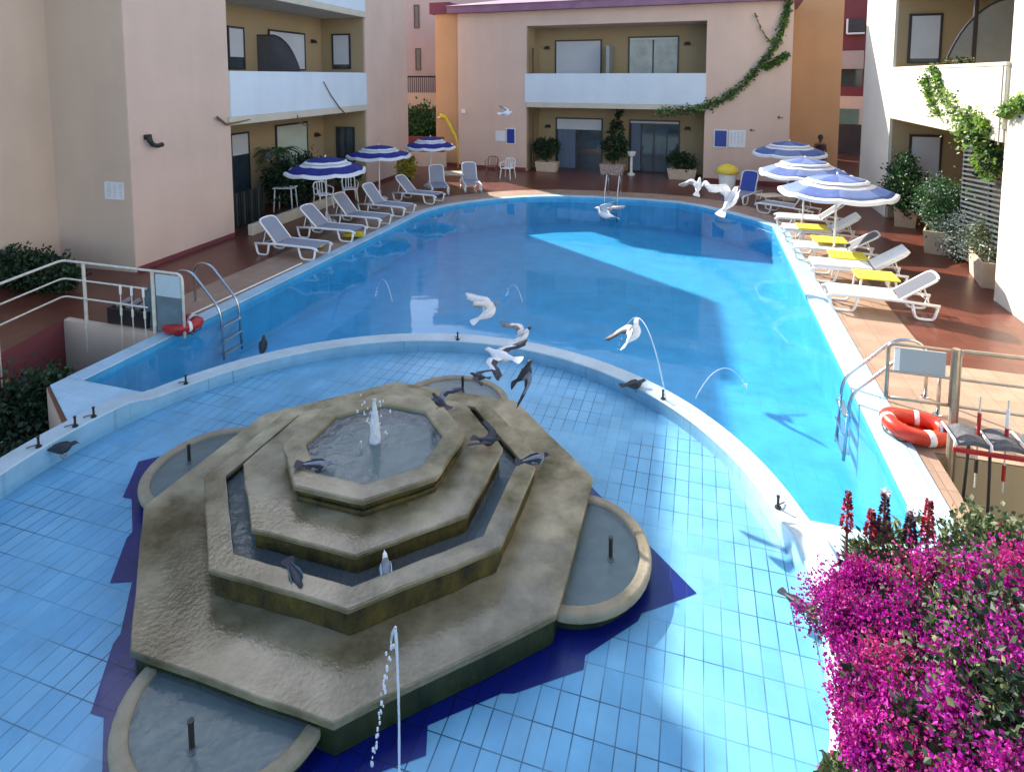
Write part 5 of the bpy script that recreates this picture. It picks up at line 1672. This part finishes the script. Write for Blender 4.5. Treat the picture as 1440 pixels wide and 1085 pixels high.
def wing_mb(side, elev, sweep, S=1.0, fold=0.0, span=.33, curl=.35):
    """one wing from shoulder to tip: a curved thin blade with a notched trailing edge; last third is primaries"""
    mb = MB()
    n_ = 9
    top, bot = [], []
    for i in range(n_ + 1):
        t = i / n_
        y = span * t
        lead = .060 + .05 * sin(pi * min(1, t * 1.6)) - .19 * max(0, t - .45) ** 1.3 * 1.6 - sweep * t * .10
        chord = .125 * (1 - .18 * t) * (1 if t < .7 else max(.12, 1 - ((t - .7) / .3) ** 1.6 * .88))
        trail = lead - chord - (.012 if i % 2 else 0)
        ang_ = elev + curl * t * (1 if elev < 0 else -.6)
        zz_ = y * sin(ang_)
        yy = y * cos(ang_) + .03
        top.append(((lead, yy, zz_), ((lead + trail) / 2, yy, zz_ + .010 * (1 - t)), (trail, yy, zz_ - .004)))
    vs = []
    for k_ in (0, 1):
        for r_ in top:
            for p_ in r_: vs.append((p_[0] * S, p_[1] * side * S, (p_[2] + .015 - .006 * k_) * S))
    off = 3 * (n_ + 1)
    fs, mi = [], []
    for i in range(n_):
        for c in (0, 1):
            a_ = i * 3 + c
            fs.append((a_, a_ + 1, a_ + 4, a_ + 3)); mi.append(1 if (i >= 6 or c == 1 and i >= 2) else 0)
            fs.append((a_ + off, a_ + 3 + off, a_ + 4 + off, a_ + 1 + off)); mi.append(1 if i >= 7 else 0)
        a_ = i * 3
        fs.append((a_, a_ + 3, a_ + 3 + off, a_ + off)); mi.append(1 if i >= 6 else 0)
        fs.append((a_ + 2, a_ + 2 + off, a_ + 5 + off, a_ + 5)); mi.append(1)
    fs.append((0, off, off + 1, 1)); mi.append(0)
    fs.append((1, off + 1, off + 2, 2)); mi.append(0)
    a_ = n_ * 3
    fs.append((a_, a_ + 1, a_ + 1 + off, a_ + off)); mi.append(1)
    fs.append((a_ + 1, a_ + 2, a_ + 2 + off, a_ + 1 + off)); mi.append(1)
    mb.v, mb.f, mb.mi = vs, fs, mi
    return mb
def tail_mb(S=1.0, spread=.5, ang_=0.0):
    mb = MB()
    for i in range(7):
        q = (i - 3) / 3 * spread
        d_ = Vector((-cos(q), sin(q), ang_)).normalized()
        s_ = Vector((sin(q), cos(q), 0)) * .014
        p0_ = Vector((-.12, .004 * (i - 3), .006 + .0012 * i))
        e = p0_ + d_ * .13
        m_ = p0_ + d_ * .10
        vs = [p0_ - s_ * .5, p0_ + s_ * .5, m_ + s_, e + s_ * .6, e - s_ * .6, m_ - s_]
        vs = [v * S for v in vs]
        k_ = len(vs)
        mb.add([v for v in vs] + [v - Vector((0, 0, .002)) for v in vs], [tuple(range(k_)), tuple(range(2 * k_ - 1, k_ - 1, -1))] + [(j, j + k_, (j + 1) % k_ + k_, (j + 1) % k_) for j in range(k_)])
    return mb
def pigeon(label, p, yaw, pitch=0.0, roll=0.0, wings=None, S=1.0, body=M_BGREY, tip=M_BDARK, wing=None, group=None, legs=False, head=.03, tail=.35, hm=None):
    """wings: (left elevation, right elevation, sweep) or None for folded"""
    t_ = thing('pigeon', label, 'pigeon', p, 0, group)
    t_.rotation_euler = (roll, -pitch, yaw)
    b_ = build(bird_body(MB(), S, head), 'body', [body, hm or body], t_, smooth=True)
    for pl in b_.data.polygons:
        if pl.center.x > .10 * S: pl.material_index = 1
    build(tail_mb(S, tail), 'tail', tip if body is not M_BWHITE else body, t_)
    if wings:
        for s_, e_ in ((1, wings[0]), (-1, wings[1])):
            build(wing_mb(s_, e_, wings[2], S), 'wing', [wing or body, tip], t_, smooth=True)
    else:
        for s_ in (1, -1):
            mb = MB()
            vs = []
            for k_ in (0, 1):
                for x, z, yy in ((.075, .030, .045), (.03, .052, .052), (-.05, .045, .050), (-.13, .022, .026), (-.175, .012, .010), (-.12, -.004, .032), (-.04, -.022, .054), (.04, -.016, .056)):
                    vs.append((x * S, s_ * (yy + .008 * (1 - k_)) * S, (z + .004) * S))
            mb.add(vs, [tuple(range(8)), tuple(range(15, 7, -1))] + [(j, j + 8, (j + 1) % 8 + 8, (j + 1) % 8) for j in range(8)])
            build(mb, 'wing', wing or tip, t_, bevel=.003)
    if legs:
        for s_ in (1, -1):
            mb = MB().tube([(.005 * S, .022 * s_ * S, -.05 * S), (-.012 * S, .024 * s_ * S, -.075 * S), (0, .025 * s_ * S, -.105 * S)], .005 * S, 5)
            for a_ in (-.5, 0, .5): mb.tube([(0, .025 * s_ * S, -.104 * S), (.035 * cos(a_) * S, (.025 * s_ + .035 * sin(a_)) * S, -.107 * S)], .0035 * S, 4)
            build(mb, 'leg', mat('pink_leg', (.35, .10, .08), rough=.6), t_)
    return t_
gf, gq = 'pigeons flying over the pool', 'pigeons on the fountain'
IMG = YAW                                   # picture-right direction as a heading
pigeon('white dark headed pigeon with raised wings, higher left of the group over the pool', A(687, 440, 7.4), IMG + .35, .45, .1, (1.25, 1.45, .3), 1.0, M_BWHITE, M_BWHITE, hm=M_BGREY, group=gf)
pigeon('small white pigeon with wings swept back, right of the raised wing one', A(735, 472, 7.4), IMG + .6, .35, .3, (1.15, 1.3, 1.2), .85, M_BWHITE, M_BGREY, hm=M_BDARK, group=gf)
pigeon('large white pigeon with lowered wings just above the fountain', A(704, 501, 6.2), IMG + 2.7, .0, -.25, (.25, -.45, .5), 1.0, M_BWHITE, M_BDARK, group=gf)
pigeon('dark pigeon diving tail up, touching the large white one', A(739, 524, 6.1), IMG - .25, .85, .3, (-.7, -.5, 1.0), .92, M_BDARK, M_BDARK, wing=M_BGREY, group=gf)
pigeon('pale pigeon with dark wing edges turning below the bright water arc', A(892, 468, 6.7), IMG + .75, .55, -.8, (.75, .5, .6), 1.0, M_BWHITE, M_BDARK, group=gf)
pigeon('white pigeon with curved wings low over the far part of the pool', A(850, 301, 11.5), IMG + 2.6, .2, .3, (.9, .9, 1.0), 1.2, M_BWHITE, M_BGREY, group=gf)
pigeon('white pigeon landing at the far pool edge in front of the planter', A(982, 262, 13.5), IMG + 1.1, .7, .2, (.55, .9, .7), 1.15, M_BWHITE, M_BGREY, group=gf)
pigeon('large white pigeon rising with wings up in front of the yellow lidded bin', A(1028, 282, 10.0), IMG + .5, .75, .2, (1.3, 1.1, .0), 1.35, M_BWHITE, M_BWHITE, group=gf)
pigeon('white pigeon gliding in front of the far pink wall above the blue sign', A(712, 160, 19.0), IMG + .15, .0, .5, (.35, .7, .7), 1.1, M_BWHITE, M_BGREY, group=gf)
pigeon('small dark bird skimming past the back corner of the fountain', A(673, 530, 6.3), IMG + 2.9, .0, .0, (.25, .15, .8), .55, M_BDARK, M_BDARK, group=gf)
pigeon('dark pigeon with open wings on the back rim of the top bowl', G(618, 578, .624) + Vector((0, 0, .10)), IMG + 2.4, .1, 0, (.9, .7, .6), .68, M_BDARK, M_BDARK, wing=M_BGREY, group=gq, legs=True)
pigeon('dark pigeon with lifted wings on the right of the middle step', G(686, 634, .456) + Vector((0, 0, .10)), IMG - .3, .0, 0, (.45, .5, .8), .68, M_BDARK, M_BDARK, group=gq, legs=True)
pigeon('grey pigeon with a dark head standing on the right trough rim', G(753, 661, .351) + Vector((0, 0, .10)), IMG + .15, .05, 0, None, .78, M_BGREY, M_BDARK, hm=M_BDARK, group=gq, legs=True)
pigeon('pale blue grey pigeon bathing in the front trough', G(543, 812, .283) + Vector((0, 0, .05)), IMG + 1.9, .6, 0, None, .72, M_BGREY, M_BDARK, wing=mat('pale_blue_feather', (.42, .48, .58), rough=.7), hm=M_BWHITE, group=gq)
pigeon('dark wet pigeon splashing at the front left of the trough', G(416, 822, .283) + Vector((0, 0, .05)), IMG - .9, -.2, 0, None, .75, M_BDARK, M_BDARK, wing=mat('slate_feather', (.07, .11, .16), rough=.6), group=gq)
pigeon('grey pigeon drinking inside the top bowl at left', G(447, 660, .593) + Vector((0, 0, .03)), IMG + .1, -.15, 0, None, .8, M_BGREY, M_BDARK, group=gq)
pigeon('dark pigeon perched under the far rim of the wading pool', G(893, 550, FL + .11) + Vector((0, 0, .09)), IMG + .2, 0, 0, None, .85, M_BDARK, M_BDARK, group=None, legs=True)
pigeon('dark pigeon standing at the rim beside the magenta flowers', G(1121, 857, FL + .11) + Vector((0, 0, .05)), IMG - 1.0, 0, 0, None, .62, M_BDARK, M_BDARK, legs=True)
pigeon('dark pigeon wading at the inner wall near the left bed', G(88, 640, FL + .11) + Vector((0, 0, .08)), IMG + .2, 0, 0, None, .9, M_BDARK, M_BDARK, legs=True)
pigeon('dark pigeon floating beside the left pool ladder', G(370, 488, -.075) + Vector((0, 0, .02)), IMG + 1.8, .5, 0, None, .95, M_BDARK, M_BDARK)

# ------------------------------------------------------------------ the person by the orange wall
def person(label, p, rz, hgt=1.72):
    t_ = thing('person', label, 'person', p, rz)
    k_ = hgt / 1.75
    pts = {'pel': (0, 0, .95), 'wai': (0, .01, 1.10), 'che': (0, 0, 1.32), 'nec': (0, .01, 1.47), 'hd0': (0, .0, 1.56), 'hd1': (0, .0, 1.66), 'hd2': (0, .005, 1.75),
           'sl': (.19, 0, 1.40), 'el': (.25, .02, 1.12), 'wl': (.24, -.06, .88), 'hl': (.23, -.09, .79), 'sr': (-.19, 0, 1.40), 'er': (-.26, .02, 1.13), 'wr': (-.22, -.10, .90), 'hr': (-.20, -.14, .82),
           'tl': (.09, 0, .90), 'kl': (.10, -.02, .50), 'al': (.10, .02, .08), 'fl': (.11, -.14, .03), 'tr': (-.09, 0, .90), 'kr': (-.11, -.02, .50), 'ar': (-.11, .03, .08), 'fr': (-.12, -.13, .03)}
    R_ = {'pel': .135, 'wai': .115, 'che': .135, 'nec': .05, 'hd0': .075, 'hd1': .09, 'hd2': .055, 'sl': .06, 'el': .042, 'wl': .03, 'hl': .035, 'sr': .06, 'er': .042, 'wr': .03, 'hr': .035, 'tl': .085, 'kl': .058, 'al': .04, 'fl': .035, 'tr': .085, 'kr': .058, 'ar': .04, 'fr': .035}
    ed = [('pel', 'wai'), ('wai', 'che'), ('che', 'nec'), ('nec', 'hd0'), ('hd0', 'hd1'), ('hd1', 'hd2'), ('che', 'sl'), ('sl', 'el'), ('el', 'wl'), ('wl', 'hl'), ('che', 'sr'), ('sr', 'er'), ('er', 'wr'), ('wr', 'hr'), ('pel', 'tl'), ('tl', 'kl'), ('kl', 'al'), ('al', 'fl'), ('pel', 'tr'), ('tr', 'kr'), ('kr', 'ar'), ('ar', 'fr')]
    names = list(pts)
    me = bpy.data.meshes.new('body')
    me.from_pydata([tuple(c * k_ for c in pts[n_]) for n_ in names], [(names.index(a_), names.index(b_)) for a_, b_ in ed], [])
    me.materials.append(M_SKIN)
    o_ = bpy.data.objects.new('body', me)
    COL.objects.link(o_)
    o_.parent = t_
    o_.modifiers.new('skin', 'SKIN')
    for i, n_ in enumerate(names):
        me.skin_vertices[0].data[i].radius = (R_[n_] * k_, R_[n_] * k_ * (.75 if n_ in ('pel', 'wai', 'che') else 1))
        me.skin_vertices[0].data[i].use_root = n_ == 'pel'
    sm = o_.modifiers.new('sub', 'SUBSURF')
    sm.levels = sm.render_levels = 2
    build(MB().lathe([(.165, 1.40), (.155, 1.30), (.14, 1.1), (.17, .90), (.19, .72), (.165, .72)], 18), 'tunic', M_CLOTH, t_, smooth=True).scale = (1.05 * k_, .85 * k_, k_)
    build(MB().lathe([(.095, 1.62), (.10, 1.68), (.088, 1.74), (.05, 1.785), (.01, 1.79)], 14), 'hair', M_LAMP, t_, smooth=True).scale = (k_, k_, k_)
    # features of the face
    for s_ in (-1, 1):
        build(MB().lathe([(.004, -.008), (.012, 0), (.004, .008)], 8, (.033 * s_ * k_, -.083 * k_, 1.655 * k_)), 'eye', M_BWHITE, t_)
        build(MB().lathe([(.006, -.03), (.016, 0), (.006, .03)], 8, (.092 * s_ * k_, .005, 1.645 * k_)), 'ear', M_SKIN, t_)
    build(MB().prism([(-.014 * k_, -.085 * k_), (.014 * k_, -.085 * k_), (0, -.112 * k_)], 1.61 * k_, 1.655 * k_), 'nose', M_SKIN, t_)
    build(MB().box(-.022 * k_, .022 * k_, -.088 * k_, -.078 * k_, 1.582 * k_, 1.592 * k_), 'mouth', mat('lips', (.12, .03, .03), rough=.6), t_)
    return t_
p = BB.pt(BB.hit(1152, 240, 2.2)[0], 2.2, 0)
person('dark clothed person standing in front of the orange wall behind the furthest right parasol', p, rad(20), 1.72)
